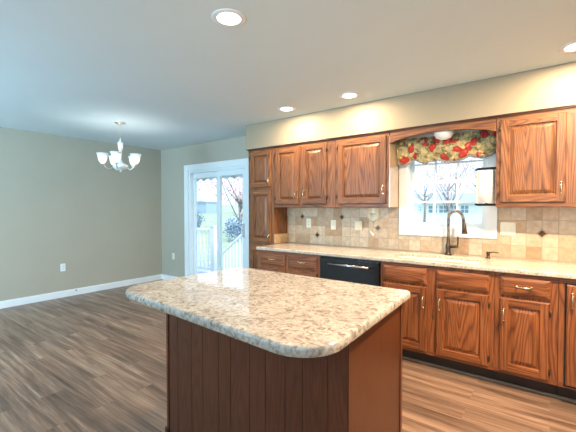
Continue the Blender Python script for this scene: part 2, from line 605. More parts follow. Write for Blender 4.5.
        if fix:
            bm = bmesh.new()
            bm.from_mesh(me)
            bmesh.ops.recalc_face_normals(bm, faces=bm.faces)
            loose = [v for v in bm.verts if not v.link_faces]
            bmesh.ops.delete(bm, geom=loose, context='VERTS')
            bm.to_mesh(me)
            bm.free()
        ob = bpy.data.objects.new(name, me)
        COL.objects.link(ob)
        if parent is not None:
            ob.parent = parent
        else:
            ob.location = o_
        ORG[ob.name] = o_
        if bevel > 0:
            b = ob.modifiers.new('bevel', 'BEVEL')
            b.width = bevel
            b.segments = seg
            b.limit_method = 'ANGLE'
            b.angle_limit = math.radians(50)
        return ob


def thing(name, label, cat, loc=(0, 0, 0), group=None, kind=None):
    o = bpy.data.objects.new(name, None)
    o.empty_display_size = 0.1
    COL.objects.link(o)
    o.location = loc
    ORG[o.name] = Vector(loc)
    tag(o, label, cat, group, kind)
    return o


def tag(o, label=None, cat=None, group=None, kind=None):
    if label: o['label'] = label
    if cat: o['category'] = cat
    if group: o['group'] = group
    if kind: o['kind'] = kind
    return o


def struct(o):
    o['kind'] = 'structure'
    return o


# ------------------------------------------------------------------ the room
XL, XR, YF, YD, YW, ZC = -5.921, 2.4, -2.6, 3.877, 3.69, 2.44
JX = -3.225      # where the door wall steps forward to the kitchen wall
T = 0.15
struct(MB().box(XL - T, XR + T, YF - T, YD + T, -0.12, 0).build('floor', MT['floor'], origin=(0, 0, 0)))
struct(MB().box(XL - T, XR + T, YF - T, YD + T, ZC, ZC + 0.15).build('ceiling', MT['ceiling']))
struct(MB().box(XL - T, XL, YF - T, YD + T, 0, ZC).build('wall_left', MT['wall']))
struct(MB().box(XR, XR + T, YF, YW + T, 0, ZC).build('wall_right', MT['wall']))
# unseen wall behind the camera, two openings added for the fill lamps
struct(MB().cells([XL, -4.8, -2.4, -0.25, 1.45, XR], [0, 0.65, 2.25, ZC], YF - T, YF, {(1, 1), (3, 1)}, 'xz').build('wall_front', MT['wall']))
DX0, DX1, DZ1 = -5.10, -3.70, 2.01
struct(MB().cells([XL, DX0, DX1, JX], [0, DZ1, ZC], YD, YD + T, {(1, 0)}, 'xz').build('wall_dining', MT['wall']))
WX0, WX1, WZ0, WZ1 = -1.235, -0.475, 1.13, 2.03
struct(MB().cells([JX, WX0, WX1, XR + T], [0, WZ0, WZ1, ZC], YW, YW + T + 0.04, {(1, 1)}, 'xz').build('wall_back', MT['wall']))
# soffit over the cabinets
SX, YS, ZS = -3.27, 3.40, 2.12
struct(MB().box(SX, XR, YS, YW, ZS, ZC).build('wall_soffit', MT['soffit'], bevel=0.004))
# baseboards
bb = MB().box(XL, XL + 0.016, YF, YD, 0, 0.085).box(XL, XL + 0.010, YF, YD, 0.085, 0.10)
struct(bb.build('baseboard_left', MT['trim'], bevel=0.003))
bb = MB().box(XL + 0.016, -5.205, YD - 0.016, YD, 0, 0.085).box(XL + 0.016, -5.205, YD - 0.010, YD, 0.085, 0.10)
struct(bb.build('baseboard_dining', MT['trim'], bevel=0.003))

# ------------------------------------------------------------------ sliding patio door
d = thing('door_1', None, None, (-4.4, YD, 0), kind='structure')
cw = 0.10
f = MB()
f.box(DX0 - cw, DX0 + 0.012, YD - 0.02, YD, 0, DZ1 + 0.09)
f.box(DX1 - 0.012, DX1 + 0.055, YD - 0.02, YD, 0, DZ1 + 0.09)
f.box(DX0 + 0.012, DX1 - 0.012, YD - 0.02, YD, DZ1 - 0.012, DZ1 + 0.09)
f.build('door_casing', MT['trim'], d, bevel=0.004)
f = MB()
f.box(DX0, DX0 + 0.05, YD, YD + 0.12, 0, DZ1)
f.box(DX1 - 0.04, DX1, YD, YD + 0.12, 0, DZ1)
f.box(DX0 + 0.05, DX1 - 0.04, YD, YD + 0.12, DZ1 - 0.055, DZ1)
f.box(DX0 + 0.05, DX1 - 0.04, YD, YD + 0.12, 0, 0.04)
f.build('door_frame', MT['vinyl'], d, bevel=0.003)


def slider(x0, x1, y0, y1, z0, z1, sl, sr, st, sb):
    p = MB().cells([x0, x0 + sl, x1 - sr, x1], [z0, z0 + sb, z1 - st, z1], y0, y1, {(1, 1)}, 'xz')
    o = p.build('door_panel', MT['vinyl'], d, bevel=0.004)
    MB().box(x0 + sl, x1 - sr, (y0 + y1) / 2 - 0.004, (y0 + y1) / 2 + 0.004, z0 + sb, z1 - st).build('glass_pane', MT['glass'], o)
    return o


slider(-5.05, -4.36, YD + 0.070, YD + 0.110, 0.04, DZ1 - 0.055, 0.045, 0.085, 0.085, 0.16)
rp = slider(-4.40, -3.74, YD + 0.022, YD + 0.062, 0.04, DZ1 - 0.055, 0.085, 0.072, 0.085, 0.16)
h = MB().box(-3.795, -3.765, YD + 0.010, YD + 0.022, 0.88, 1.12)
h.tube([(-3.78, YD + 0.012, 0.90), (-3.78, YD - 0.022, 0.92), (-3.78, YD - 0.026, 1.0), (-3.78, YD - 0.022, 1.08), (-3.78, YD + 0.012, 1.10)], 0.009, 8)
tag(h.build('handle', MT['vinyl'], rp), 'white pull handle')

# ------------------------------------------------------------------ kitchen window
w = thing('window_1', None, None, (-0.85, YW, WZ0), kind='structure')
f = MB()
cx0, cx1, cz0, cz1 = -1.298, -0.400, 1.068, 2.10
f.cells([cx0, cx0 + 0.085, cx1 - 0.085, cx1], [cz0, cz0 + 0.085, cz1 - 0.08, cz1], YW - 0.028, YW - 0.001, {(1, 1)}, 'xz')
f.build('window_casing', MT['trim'], w, bevel=0.004)
f = MB().cells([WX0, WX0 + 0.028, WX1 - 0.028, WX1], [WZ0, WZ0 + 0.032, WZ1 - 0.03, WZ1], YW, YW + 0.16, {(1, 1)}, 'xz')
f.build('window_frame', MT['vinyl'], w, bevel=0.003)


def sash(x0, x1, z0, z1, y0, st, sb, mid, lab):
    b = 0.035
    y1 = y0 + 0.032
    p = MB().cells([x0, x0 + b, x1 - b, x1], [z0, z0 + sb, z1 - st, z1], y0, y1, {(1, 1)}, 'xz')
    o = p.build('sash', MT['vinyl'], w, bevel=0.003)
    tag(o, lab)
    g = MB()
    W_ = (x1 - x0 - 2 * b) / 3
    for k in (1, 2):
        g.box(x0 + b + k * W_ - 0.009, x0 + b + k * W_ + 0.009, y0 + 0.006, y1 - 0.006, z0 + sb, z1 - st)
    if mid:
        g.box(x0 + b, x1 - b, y0 + 0.007, y1 - 0.007, mid - 0.009, mid + 0.009)
    g.build('muntin_grid', MT['vinyl'], o)
    MB().box(x0 + b, x1 - b, y0 + 0.014, y0 + 0.018, z0 + sb, z1 - st).build('glass_pane', MT['glass'], o)
    return o


lo = sash(WX0 + 0.026, WX1 - 0.026, WZ0 + 0.030, 1.628, YW + 0.045, 0.036, 0.042, 1.412, 'lower sash')
sash(WX0 + 0.026, WX1 - 0.026, 1.60, WZ1 - 0.028, YW + 0.085, 0.04, 0.036, 1.80, 'upper sash')
for x in (-1.06, -0.68):
    k = MB().box(x - 0.03, x + 0.03, YW + 0.045, YW + 0.075, 1.628, 1.634)
    k.lathe([(0.0, 0), (0.014, 0), (0.014, 0.010), (0, 0.010)], (x, YW + 0.06, 1.634), 12)
    k.box(x - 0.004, x + 0.026, YW + 0.050, YW + 0.058, 1.640, 1.650)
    k.build('sash_lock', MT['vinyl'], lo)

# ------------------------------------------------------------------ cabinet pieces
def rings_face(mb, x0, x1, z0, z1, yf, rings, mats):
    """rings: (inset, depth behind yf); mats: material index per band as (side, topbottom)"""
    prev = None
    for k, (ins, dep) in enumerate(rings):
        r = [(x0 + ins, yf + dep, z0 + ins), (x1 - ins, yf + dep, z0 + ins), (x1 - ins, yf + dep, z1 - ins), (x0 + ins, yf + dep, z1 - ins)]
        if prev is not None:
            a, b = prev, r
            if mats[k - 1] == 'butt':       # stiles run full height, rails between them
                L0, L1 = (b[0][0], a[0][1], a[0][2]), (b[3][0], a[0][1], a[3][2])
                R0, R1 = (b[1][0], a[0][1], a[0][2]), (b[2][0], a[0][1], a[3][2])
                mb.add([a[0], L0, b[0], b[3], L1, a[3]], [(0, 1, 2, 3, 4, 5)], 0)
                mb.add([R0, a[1], a[2], R1, b[2], b[1]], [(0, 1, 2, 3, 4, 5)], 0)
                mb.add([L0, R0, b[1], b[0]], [(0, 1, 2, 3)], 1)
                mb.add([b[3], b[2], R1, L1], [(0, 1, 2, 3)], 1)
            else:
                ms, mt = mats[k - 1]
                mb.add([a[0], a[1], b[1], b[0]], [(0, 1, 2, 3)], mt)
                mb.add([a[2], a[3], b[3], b[2]], [(0, 1, 2, 3)], mt)
                mb.add([a[3], a[0], b[0], b[3]], [(0, 1, 2, 3)], ms)
                mb.add([a[1], a[2], b[2], b[1]], [(0, 1, 2, 3)], ms)
        prev = r
    mb.add(prev, [(0, 1, 2, 3)], mats[-1][0])


def raised_door(x0, x1, z0, z1, yface, parent, mv, mh, fr=0.055, name='door'):
    """door lying against the face frame at yface, 19 mm thick, towards -y"""
    yf = yface - 0.019
    mb = MB()
    rg = [(0.0, 0.0185), (0.0, 0.006), (0.006, 0.0), (fr, 0.0), (fr + 0.005, 0.013), (fr + 0.011, 0.014), (fr + 0.038, 0.0025), (fr + 0.044, 0.002)]
    mt = [(0, 1), (0, 1), 'butt', (0, 1), (0, 0), (0, 0), (0, 0), (0, 0)]
    rings_face(mb, x0, x1, z0, z1, yf, rg, mt)
    mb.add([(x0, yface - 0.0005, z0), (x1, yface - 0.0005, z0), (x1, yface - 0.0005, z1), (x0, yface - 0.0005, z1)], [(3, 2, 1, 0)], 0)
    return mb.build(name, [mv, mh], parent, fix=False)


def drawer_front(x0, x1, z0, z1, yface, parent, mv, mh, name='drawer_front'):
    yf = yface - 0.020
    mb = MB()
    rings_face(mb, x0, x1, z0, z1, yf, [(0.0, 0.0195), (0.0, 0.010), (0.004, 0.008), (0.022, 0.001), (0.026, 0.0)], [(1, 1), (1, 1), (1, 1), (1, 1), (1, 1)])
    mb.add([(x0, yface - 0.0005, z0), (x1, yface - 0.0005, z0), (x1, yface - 0.0005, z1), (x0, yface - 0.0005, z1)], [(3, 2, 1, 0)], 1)
    return mb.build(name, [mv, mh], parent, fix=False)


def pull(cx, cz, yf, parent, vertical=True, L=0.09, mat='brass'):
    """arched bar pull standing on the surface at yf"""
    m = MB()
    h2 = L / 2
    pts, rr = [], []
    prof = [(-h2 + 0.004, 0.0), (-h2 + 0.004, 0.016), (-h2 * 0.72, 0.024), (-h2 * 0.35, 0.028), (0, 0.029), (h2 * 0.35, 0.028), (h2 * 0.72, 0.024), (h2 - 0.004, 0.016), (h2 - 0.004, 0.0)]
    for a, o_ in prof:
        pts.append((cx, yf - o_, cz + a) if vertical else (cx + a, yf - o_, cz))
    m.tube(pts, [0.0048, 0.0045, 0.0042, 0.005, 0.006, 0.005, 0.0042, 0.0045, 0.0048], 8)
    for sgn in (-1, 1):
        a = sgn * (h2 - 0.004)
        c = (cx, yf, cz + a) if vertical else (cx + a, yf, cz)
        m.lathe([(0.0, -0.006), (0.007, -0.005), (0.009, -0.001), (0.009, 0.0), (0, 0)], c, 10, axis='y')
    return m.build('handle', MT[mat], parent)


def hinge(x, z, yface, parent):
    m = MB().tube([(x, yface - 0.022, z - 0.022), (x, yface - 0.022, z + 0.022)], 0.0045, 8)
    m.box(x - 0.006, x + 0.006, yface - 0.021, yface - 0.0005, z - 0.018, z + 0.018)
    return m.build('hinge', MT['bronze'], parent)


def carcass(x0, x1, yface, yback, z0, z1, parent, mv, mh, openings, name='body', toe=None, hollow=False):
    """box with a face frame; openings = dark reveals behind the doors are closed by the doors themselves"""
    m = MB()
    if hollow:
        for q in ((x0, x0 + 0.018, yface + 0.019, yback, z0, z1), (x1 - 0.018, x1, yface + 0.019, yback, z0, z1), (x0 + 0.018, x1 - 0.018, yface + 0.019, yback, z0, z0 + 0.018), (x0 + 0.018, x1 - 0.018, yback - 0.006, yback, z0 + 0.018, z1)):
            m.box(*q, 0)
    else:
        m.box(x0, x1, yface + 0.019, yback, z0, z1, 0)
    xs = sorted(set([x0] + [a for o in openings for a in (o[0], o[1])] + [x1]))
    m.box(x0, x1, yface, yface + 0.019, z0, z0 + 0.035, 1)
    m.box(x0, x1, yface, yface + 0.019, z1 - 0.035, z1, 1)
    m.box(x0, x1, yface + 0.0005, yface + 0.019, z0 + 0.035, z1 - 0.035, 0)
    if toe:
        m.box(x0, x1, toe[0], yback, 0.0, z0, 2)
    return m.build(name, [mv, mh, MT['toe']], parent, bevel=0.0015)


OV, OH, BV, BH = MT['oak_v'], MT['oak_h'], MT['oakb_v'], MT['oakb_h']
FU = 3.405      # face of the wall cabinets
BK = YW - 0.004
ZU = 1.357
ZT = 2.10
TU = 'oak wall cabinets'
TB = 'oak base cabinets under the stone worktop'

glossy_side = plain('glossy_cabinet_side', (0.50, 0.36, 0.24), 0.10, var=0.05, spec=1.0)
glossy_side.node_tree.nodes['Principled BSDF'].inputs['Coat Weight'].default_value = 1.0
# pantry tall unit
t = thing('pantry_cabinet', 'tall narrow oak pantry cabinet with three stacked doors beside the patio door', 'cabinet', (-3.0, 3.55, 0))
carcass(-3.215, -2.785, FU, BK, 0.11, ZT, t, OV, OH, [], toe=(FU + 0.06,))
dd = raised_door(-3.175, -2.825, 1.615, 2.075, FU, t, OV, OH)
pull(-2.845, 1.69, FU - 0.019, dd)
hinge(-3.178, 1.70, FU, dd); hinge(-3.178, 2.0, FU, dd)
dd = raised_door(-3.175, -2.825, 0.905, 1.580, FU, t, OV, OH)
pull(-2.845, 0.985, FU - 0.019, dd, L=0.07)
hinge(-3.178, 1.0, FU, dd); hinge(-3.178, 1.5, FU, dd)
dd = raised_door(-3.175, -2.825, 0.15, 0.865, FU, t, OV, OH)
pull(-2.845, 0.79, FU - 0.019, dd)

# double wall cabinet
t = thing('wall_cabinet', 'two-door oak wall cabinet beside the pantry, left of the wider one', 'cabinet', (-2.33, 3.55, ZU), TU)
carcass(-2.783, -1.915, FU, BK, ZU, ZT, t, OV, OH, [])
dd = raised_door(-2.750, -2.400, 1.395, 2.075, FU, t, OV, OH)
pull(-2.428, 1.516, FU - 0.019, dd)
hinge(-2.753, 1.47, FU, dd); hinge(-2.753, 2.0, FU, dd)
dd = raised_door(-2.345, -2.020, 1.395, 2.075, FU, t, OV, OH)
pull(-2.317, 1.514, FU - 0.019, dd)
hinge(-2.017, 1.47, FU, dd); hinge(-2.017, 2.0, FU, dd)
# single wide wall cabinet
t = thing('wall_cabinet', 'wide single-door oak wall cabinet at the left of the window', 'cabinet', (-1.6, 3.55, ZU), TU)
carcass(-1.912, -1.308, FU, BK, ZU, ZT, t, OV, OH, [])
dd = raised_door(-1.880, -1.335, 1.395, 2.075, FU, t, OV, OH, 0.058)
pull(-1.362, 1.53, FU - 0.019, dd)
hinge(-1.883, 1.47, FU, dd); hinge(-1.883, 2.0, FU, dd)
MB().box(-1.308, -1.302, FU + 0.004, BK, ZU, ZT - 0.03).build('side_panel', glossy_side, t)
# right wall cabinet
t = thing('wall_cabinet', 'oak wall cabinet at the right of the window, beside the paper towels', 'cabinet', (0.2, 3.55, ZU), TU)
carcass(-0.385, 0.95, FU, BK, ZU, ZT, t, OV, OH, [])
dd = raised_door(-0.355, 0.075, 1.395, 2.075, FU, t, OV, OH, 0.058)
pull(0.048, 1.503, FU - 0.019, dd, L=0.095)
hinge(-0.358, 1.47, FU, dd); hinge(-0.358, 2.0, FU, dd)
dd = raised_door(0.19, 0.68, 1.395, 2.075, FU, t, OV, OH, 0.058)
pull(0.218, 1.503, FU - 0.019, dd, L=0.095)

# arched board over the window and crown strip
n = 24
top = [(-1.300, 2.108), (-0.387, 2.108)]
bot = []
for k in range(n + 1):
    x = -0.387 + (-1.300 + 0.387) * k / n
    u = (k / n) * 2 - 1
    bot.append((x, 1.990 + 0.060 * (1 - abs(u) ** 2.6)))
poly = [top[0]] + bot[::-1] + [top[1]]
o = MB().prism_y(poly, FU, FU + 0.019).build('window_header_board', [OH])
tag(o, 'arched oak board above the window joining the wall cabinets', 'board')
cr = MB()
cr.box(-3.225, 0.95, FU - 0.012, FU + 0.02, ZT, ZT + 0.012)
cr.box(-3.228, 0.95, FU - 0.020, FU + 0.02, ZT + 0.012, ZS - 0.002)
struct(cr.build('trim_1', MT['dark_wood'], bevel=0.003))

# round light fixture behind the header board, over the sink
t = thing('sink_light', 'round white flush light behind the arched board over the sink', 'light', (-0.82, 3.53, 2.0))
MB().lathe([(0.0, 2.118), (0.070, 2.118), (0.076, 2.10), (0.070, 2.095), (0, 2.095)], (-0.825, 3.514, 0), 24).build('base', MT['white_ext'], t)
MB().lathe([(0.080, 2.0945), (0.088, 2.07), (0.084, 2.035), (0.065, 2.005), (0.035, 1.990), (0.0, 1.986)], (-0.825, 3.514, 0), 28).build('glass_dome', MT['white_ext'], t)

# ------------------------------------------------------------------ base cabinets
FB = 3.055
ZB, ZK = 0.868, 0.112
TOE = (FB + 0.075,)


def base_unit(x0, x1, label, cols, z0=ZK, hollow=False):
    t = thing('base_cabinet', label, 'cabinet', ((x0 + x1) / 2, 3.3, 0), TB)
    carcass(x0, x1, FB, BK, z0, ZB, t, BV, BH, [], toe=TOE, hollow=hollow)
    for c in cols:
        a, b = c['x']
        if c.get('drawer'):
            df = drawer_front(a, b, 0.705, 0.838, FB, t, BV, BH, 'false_front' if c['drawer'] == 'false' else 'drawer_front')
            if c['drawer'] == 'pull':
                pull((a + b) / 2, 0.777, FB - 0.02, df, False, 0.095)
        z1 = 0.682 if c.get('drawer') else 0.838
        dd = raised_door(a, b, 0.138, z1, FB, t, BV, BH, 0.055)
        hx = b - 0.026 if c['h'] == 'r' else a + 0.026
        pull(hx, c.get('hz', 0.555), FB - 0.019, dd, True, 0.095)
        ex = a - 0.003 if c['h'] == 'r' else b + 0.003
        hinge(ex, 0.20, FB, dd); hinge(ex, z1 - 0.07, FB, dd)
    return t


base_unit(-2.745, -1.892, 'oak base cabinet with two drawers at the far left end of the run', [
    dict(x=(-2.700, -2.335), drawer='pull', h='r'), dict(x=(-2.290, -1.925), drawer='pull', h='l')])
base_unit(-1.245, -0.345, 'double-door oak base cabinet with false fronts beneath the sink', [
    dict(x=(-1.214, -0.838), drawer='false', h='r'), dict(x=(-0.760, -0.380), drawer='false', h='l')], hollow=True)
base_unit(-0.343, 0.038, 'oak base cabinet with one drawer over one door, right of the sink unit', [
    dict(x=(-0.308, -0.008), drawer='pull', h='l')])
t = thing('base_cabinet', 'oak base unit with one full-height door at the right picture edge', 'cabinet', (0.35, 3.3, 0), TB)
carcass(0.040, 0.95, FB, BK, ZK, ZB, t, BV, BH, [], toe=TOE)
MB().box(0.074, 0.60, FB - 0.012, FB - 0.0005, 0.128, 0.836).build('dark_reveal', MT['black'], t)
dd = raised_door(0.082, 0.59, 0.142, 0.828, FB - 0.012, t, BV, BH, 0.055)
pull(0.112, 0.720, FB - 0.031, dd, True, 0.105)

# shoe moulding along the toe kick
sm_ = MB().box(-2.745, 0.95, FB + 0.058, FB + 0.0745, 0.0, 0.018)
struct(sm_.build('trim_2', plain('grey_brown_shoe', (0.26, 0.20, 0.15), 0.5), bevel=0.003))

# dishwasher
t = thing('dishwasher', 'black built-in dishwasher with a bar handle between oak base cabinets', 'dishwasher', (-1.56, 3.3, 0))
MB().box(-1.886, -1.250, FB + 0.012, BK, 0.0, ZB - 0.004).build('body', MT['black'], t)
MB().box(-1.880, -1.256, FB - 0.022, FB + 0.010, 0.13, 0.850).build('door', MT['black'], t, bevel=0.004)
hb = MB().tube([(-1.765, FB - 0.062, 0.800), (-1.338, FB - 0.062, 0.800)], 0.010, 12)
for x in (-1.745, -1.358):
    hb.tube([(x, FB - 0.022, 0.800), (x, FB - 0.062, 0.800)], 0.007, 8)
tag(hb.build('handle', MT['steel'], t), 'grey metal bar handle')
MB().box(-1.880, -1.256, FB + 0.001, FB + 0.010, 0.01, 0.125).build('kick_plate', MT['black'], t)

# worktop with sink cut-out
CT0, CT1 = 0.870, 0.902
YC = FB - 0.028
sx0, sx1, sy0, sy1 = -1.215, -0.475, 3.155, 3.52
o = MB().cells([-2.745, sx0, sx1, 0.95], [YC, sy0, sy1, BK - 0.010], CT0, CT1, {(1, 1)}).build('worktop', MT['granite2'], bevel=0.007, seg=3)
tag(o, 'long speckled cream stone worktop running under the window', 'worktop')
s = MB()
th, dp = 0.012, 0.20
s.cells([sx0 - 0.01, sx0 + 0.004, sx1 - 0.004, sx1 + 0.01], [sy0 - 0.01, sy0 + 0.004, sy1 - 0.004, sy1 + 0.01], CT0 - dp, CT0 - 0.001, {(1, 1)})
s.box(sx0 - 0.01, sx1 + 0.01, sy0 - 0.01, sy1 + 0.01, CT0 - dp - 0.012, CT0 - dp)
s.box(-0.852, -0.838, sy0, sy1, CT0 - dp, CT0 - 0.03)
t = s.build('kitchen_sink', MT['sink'], bevel=0.003)
tag(t, 'white double-bowl sink set into the worktop below the window', 'sink')
for x in (-1.03, -0.66):
    MB().lathe([(0.0, 0), (0.04, 0), (0.042, 0.003), (0.030, 0.004), (0, 0.002)], (x, 3.34, CT0 - dp), 20).build('drain', MT['steel'], t)

# side splash on the worktop end and tiled backsplash
YT = YW - 0.012
org = (TX, YT, TZ)
b = MB()
for x0, x1, z0, z1 in [(-2.782, cx0, CT1, ZU - 0.001), (cx1, 0.95, CT1, ZU - 0.001), (cx0, cx1, CT1, cz0)]:
    b.box(x0, x1, YT, YW - 0.0005, z0, z1)
bs = b.build('tile_backsplash', MT['tile'], origin=org)
tag(bs, 'beige tumbled-stone tile backsplash between worktop and wall cabinets', 'backsplash')
for (kx, kz) in [(0, 0), (2, -2), (5, 0), (9, -1), (22, -1), (-2 + 0, -9)]:
    if kz == -9:
        continue
    X, Z = TX + kx * TP, TZ + kz * TP
    a = MB()
    R = 0.042
    a.prism_y([(X, Z - R), (X + R, Z), (X, Z + R), (X - R, Z)], YT - 0.004, YT - 0.0003)
    q = a.build('accent_tile', MT['accent_edge'], bs, bevel=0.001)
    tag(q, 'dark bronze diamond accent')
    a = MB()
    R = 0.028
    a.prism_y([(X, Z - R), (X + R, Z), (X, Z + R), (X - R, Z)], YT - 0.007, YT - 0.004, 0)
    for s_ in (-1, 0, 1):
        a.lathe([(0.0, -0.004), (0.005, -0.002), (0.006, 0)], (X + s_ * 0.010, YT - 0.007, Z + s_ * 0.006), 8, axis='y')
    a.build('accent_inset', MT['accent'], q)
# tiled return on the pantry side
b = MB().box(-2.783, -2.772, YC + 0.09 + 0.29, YT, CT1, 1.022)
o = b.build('side_splash', MT['tile'], origin=(TX, YT, TZ))
tag(o, 'short low tiled splash against the pantry side at the worktop end', 'splash')
# pantry flank strip is part of the oak cabinet seen above it

# ------------------------------------------------------------------ switches and outlets
def plate(name, label, cx, cz, kind='rocker', w_=0.070, h_=0.115, mat='ivory', face='y', base=YT):
    def B(m, a0, a1, d0, d1, z0, z1):
        if face == 'y':
            m.box(cx + a0, cx + a1, base - d1, base - d0, z0, z1)
        else:
            m.box(base + d0, base + d1, cx + a0, cx + a1, z0, z1)
        return m
    loc = (cx, base, cz) if face == 'y' else (base, cx, cz)
    t = thing(name, label, 'switch' if 'switch' in name else 'outlet' if 'outlet' in name else 'box', loc)
    B(MB(), -w_ / 2, w_ / 2, 0.0002, 0.006, cz - h_ / 2, cz + h_ / 2).build('cover_plate', MT[mat], t, bevel=0.003)
    n_ = 2 if w_ > 0.1 else 1
    for k in range(n_):
        ox = 0 if n_ == 1 else (-0.023 + 0.046 * k)
        if kind == 'outlet':
            for dz in (-0.02, 0.02):
                r = B(MB(), ox - 0.016, ox + 0.016, 0.006, 0.0085, cz + dz - 0.014, cz + dz + 0.014).build('socket', MT[mat], t, bevel=0.002)
                s_ = MB()
                B(s_, ox - 0.008, ox - 0.005, 0.0085, 0.0090, cz + dz - 0.005, cz + dz + 0.006)
                B(s_, ox + 0.005, ox + 0.008, 0.0085, 0.0090, cz + dz - 0.005, cz + dz + 0.006)
                s_.build('slots', MT['slot'], r)
        elif kind == 'toggle':
            B(MB(), ox - 0.005, ox + 0.005, 0.006, 0.0075, cz - 0.013, cz + 0.013).build('toggle_slot', MT['cream'], t)
            B(MB(), ox - 0.003, ox + 0.003, 0.0075, 0.018, cz - 0.002, cz + 0.009).build('toggle', MT[mat], t, bevel=0.001)
        elif kind == 'rocker':
            B(MB(), ox - 0.016, ox + 0.016, 0.006, 0.010, cz - 0.033, cz + 0.033).build('rocker', MT['paper'], t, bevel=0.002)
    return t


plate('outlet', 'ivory outlet on the backsplash nearest the pantry', -2.442, 1.160, 'outlet')
plate('light_switch', 'ivory single light switch on the backsplash, second plate from the pantry', -2.090, 1.150, 'toggle')
t = thing('wall_control', 'thick yellowish-cream square control box on the backsplash', 'box', (-1.757, YT, 1.155))
MB().box(-1.802, -1.712, YT - 0.026, YT - 0.0002, 1.095, 1.205).build('housing', MT['cream'], t, bevel=0.005)
MB().box(-1.785, -1.729, YT - 0.029, YT - 0.026, 1.135, 1.190).build('cover', MT['cream'], t, bevel=0.002)
MB().box(-1.762, -1.752, YT - 0.033, YT - 0.026, 1.105, 1.122).build('slide', MT['ivory'], t, bevel=0.001)
plate('light_switch', 'wide two-gang ivory switch plate at the right of the window', -0.318, 1.163, 'toggle', 0.118, 0.118)
plate('outlet', 'white wall outlet low on the long blank dining wall', 2.19, 0.453, 'outlet', mat='trim', face='x', base=XL)
plate('outlet', 'cream wall outlet between the room corner and the patio door', -5.55, 0.468, 'outlet', mat='ivory', base=YD)
o = MB().lathe([(0.0, 0), (0.014, 0), (0.014, 0.006), (0.007, 0.010), (0.007, 0.03), (0, 0.03)], (0, 0, 0), 12)
for v in o.v:
    v.xyz = (XL + 0.016 + v.z, 2.36 + v.x, 0.075 + v.y)
tag(o.build('cable_jack', MT['steel']), 'tiny round cable jack on the white baseboard of the dining wall', 'jack')

# hanging ceramic spoon rest under the wall cabinet
t = thing('spoon_rest', 'cream ceramic spoon ornament with dark lettering hanging on the backsplash', 'ornament', (-1.582, YT, 1.05))
hx, hz = -1.583, 1.352
out = []
for k in range(33):
    a = 2 * math.pi * k / 32
    out.append(a)
m = MB()
rows = 12
prof = []
for i in range(rows + 1):
    v = i / rows                       # 0 top, 1 bottom
    hw = 0.066 * (0.86 + 0.30 * v - 0.05) if v < 0.35 else 0.0637 * math.sqrt(max(0.0, 1 - ((v - 0.35) / 0.66) ** 2.2)) + 0.004
    z = hz - v * 0.145
    prof.append((hw * 1.16, z))
vs, fs = [], []
cols = 12
for (hw, z) in prof:
    for j in range(cols + 1):
        u = j / cols * 2 - 1
        vs.append((hx + u * hw, YT - 0.006 - 0.022 * math.sqrt(max(0, 1 - u * u)) * min(1, hw / 0.03), z))
for i in range(rows):
    for j in range(cols):
        a = i * (cols + 1) + j
        fs.append((a, a + 1, a + cols + 2, a + cols + 1))
m.add(vs, fs, 0, True)
back = [(hx - p[0], p[1]) for p in prof] + [(hx + p[0], p[1]) for p in prof[::-1]]
m.prism_y(back, YT - 0.006, YT - 0.0012)
m.build('bowl', MT['ceramic'], t)
m = MB()
yb = YT - 0.0295
for k, (a, b) in enumerate([((-0.030, 0), (-0.018, 0.012)), ((-0.018, 0.012), (-0.014, -0.004)), ((-0.012, 0), (-0.002, 0.010)), ((-0.002, 0.010), (0.004, -0.003)), ((0.006, 0.004), (0.016, 0.008)), ((0.016, 0.008), (0.022, -0.002)), ((0.022, -0.002), (0.032, 0.008)), ((-0.018, -0.020), (-0.006, -0.014)), ((-0.006, -0.014), (0.004, -0.022)), ((0.004, -0.022), (0.018, -0.014))]):
    dy = 0.020 * (1 - math.sqrt(max(0, 1 - (a[0] / 0.066) ** 2))) * 1.1
    m.beam((hx + a[0], yb + dy, 1.280 + a[1]), (hx + b[0], yb + dy, 1.280 + b[1]), 0.003, 0.004)
m.build('lettering', MT['slot'], t)
m = MB().tube([(hx, YT - 0.008, 1.212), (hx - 0.008, YT - 0.010, 1.17), (hx - 0.020, YT - 0.010, 1.12), (hx - 0.030, YT - 0.010, 1.09)], [0.005, 0.004, 0.004, 0.005], 8)
m.build('stem', MT['ceramic'], t)
m = MB().tube([(hx - 0.036, YT - 0.012, 1.100), (hx - 0.020, YT - 0.012, 1.075), (hx - 0.002, YT - 0.012, 1.052), (hx + 0.008, YT - 0.012, 1.045)], [0.006, 0.011, 0.012, 0.007], 10)
m.build('tip', MT['paper'], t)

# ------------------------------------------------------------------ faucet and soap pump
t = thing('faucet', 'dark bronze gooseneck faucet with pull-down spray head in front of the window', 'faucet', (-0.80, 3.60, CT1))
fx, fy = -0.795, 3.60
MB().lathe([(0, 0), (0.030, 0), (0.030, 0.006), (0.024, 0.012), (0.021, 0.05), (0.024, 0.075), (0.024, 0.095), (0.017, 0.105), (0.015, 0.16), (0.012, 0.17), (0, 0.17)], (fx, fy, CT1), 20).build('base', MT['bronze'], t)
pts = [(fx, fy, CT1 + 0.15), (fx, fy, 1.22)]
R = 0.074
for k in range(0, 13):
    a = math.pi - math.pi * 0.98 * k / 12
    pts.append((fx + R + R * math.cos(a), fy - 0.10 * (k / 12), 1.235 + 0.085 * math.sin(a)))
MB().tube(pts, 0.013, 12).build('gooseneck', MT['steel'] if False else plain('satin_bronze', (0.32, 0.30, 0.30), 0.22, 0.9), t)
e = Vector(pts[-1])
MB().tube([e, e + Vector((0.005, -0.006, -0.03)), e + Vector((0.010, -0.012, -0.075)), e + Vector((0.014, -0.016, -0.125))], [0.013, 0.015, 0.019, 0.025], 14).build('spray_head', MT['bronze'], t)
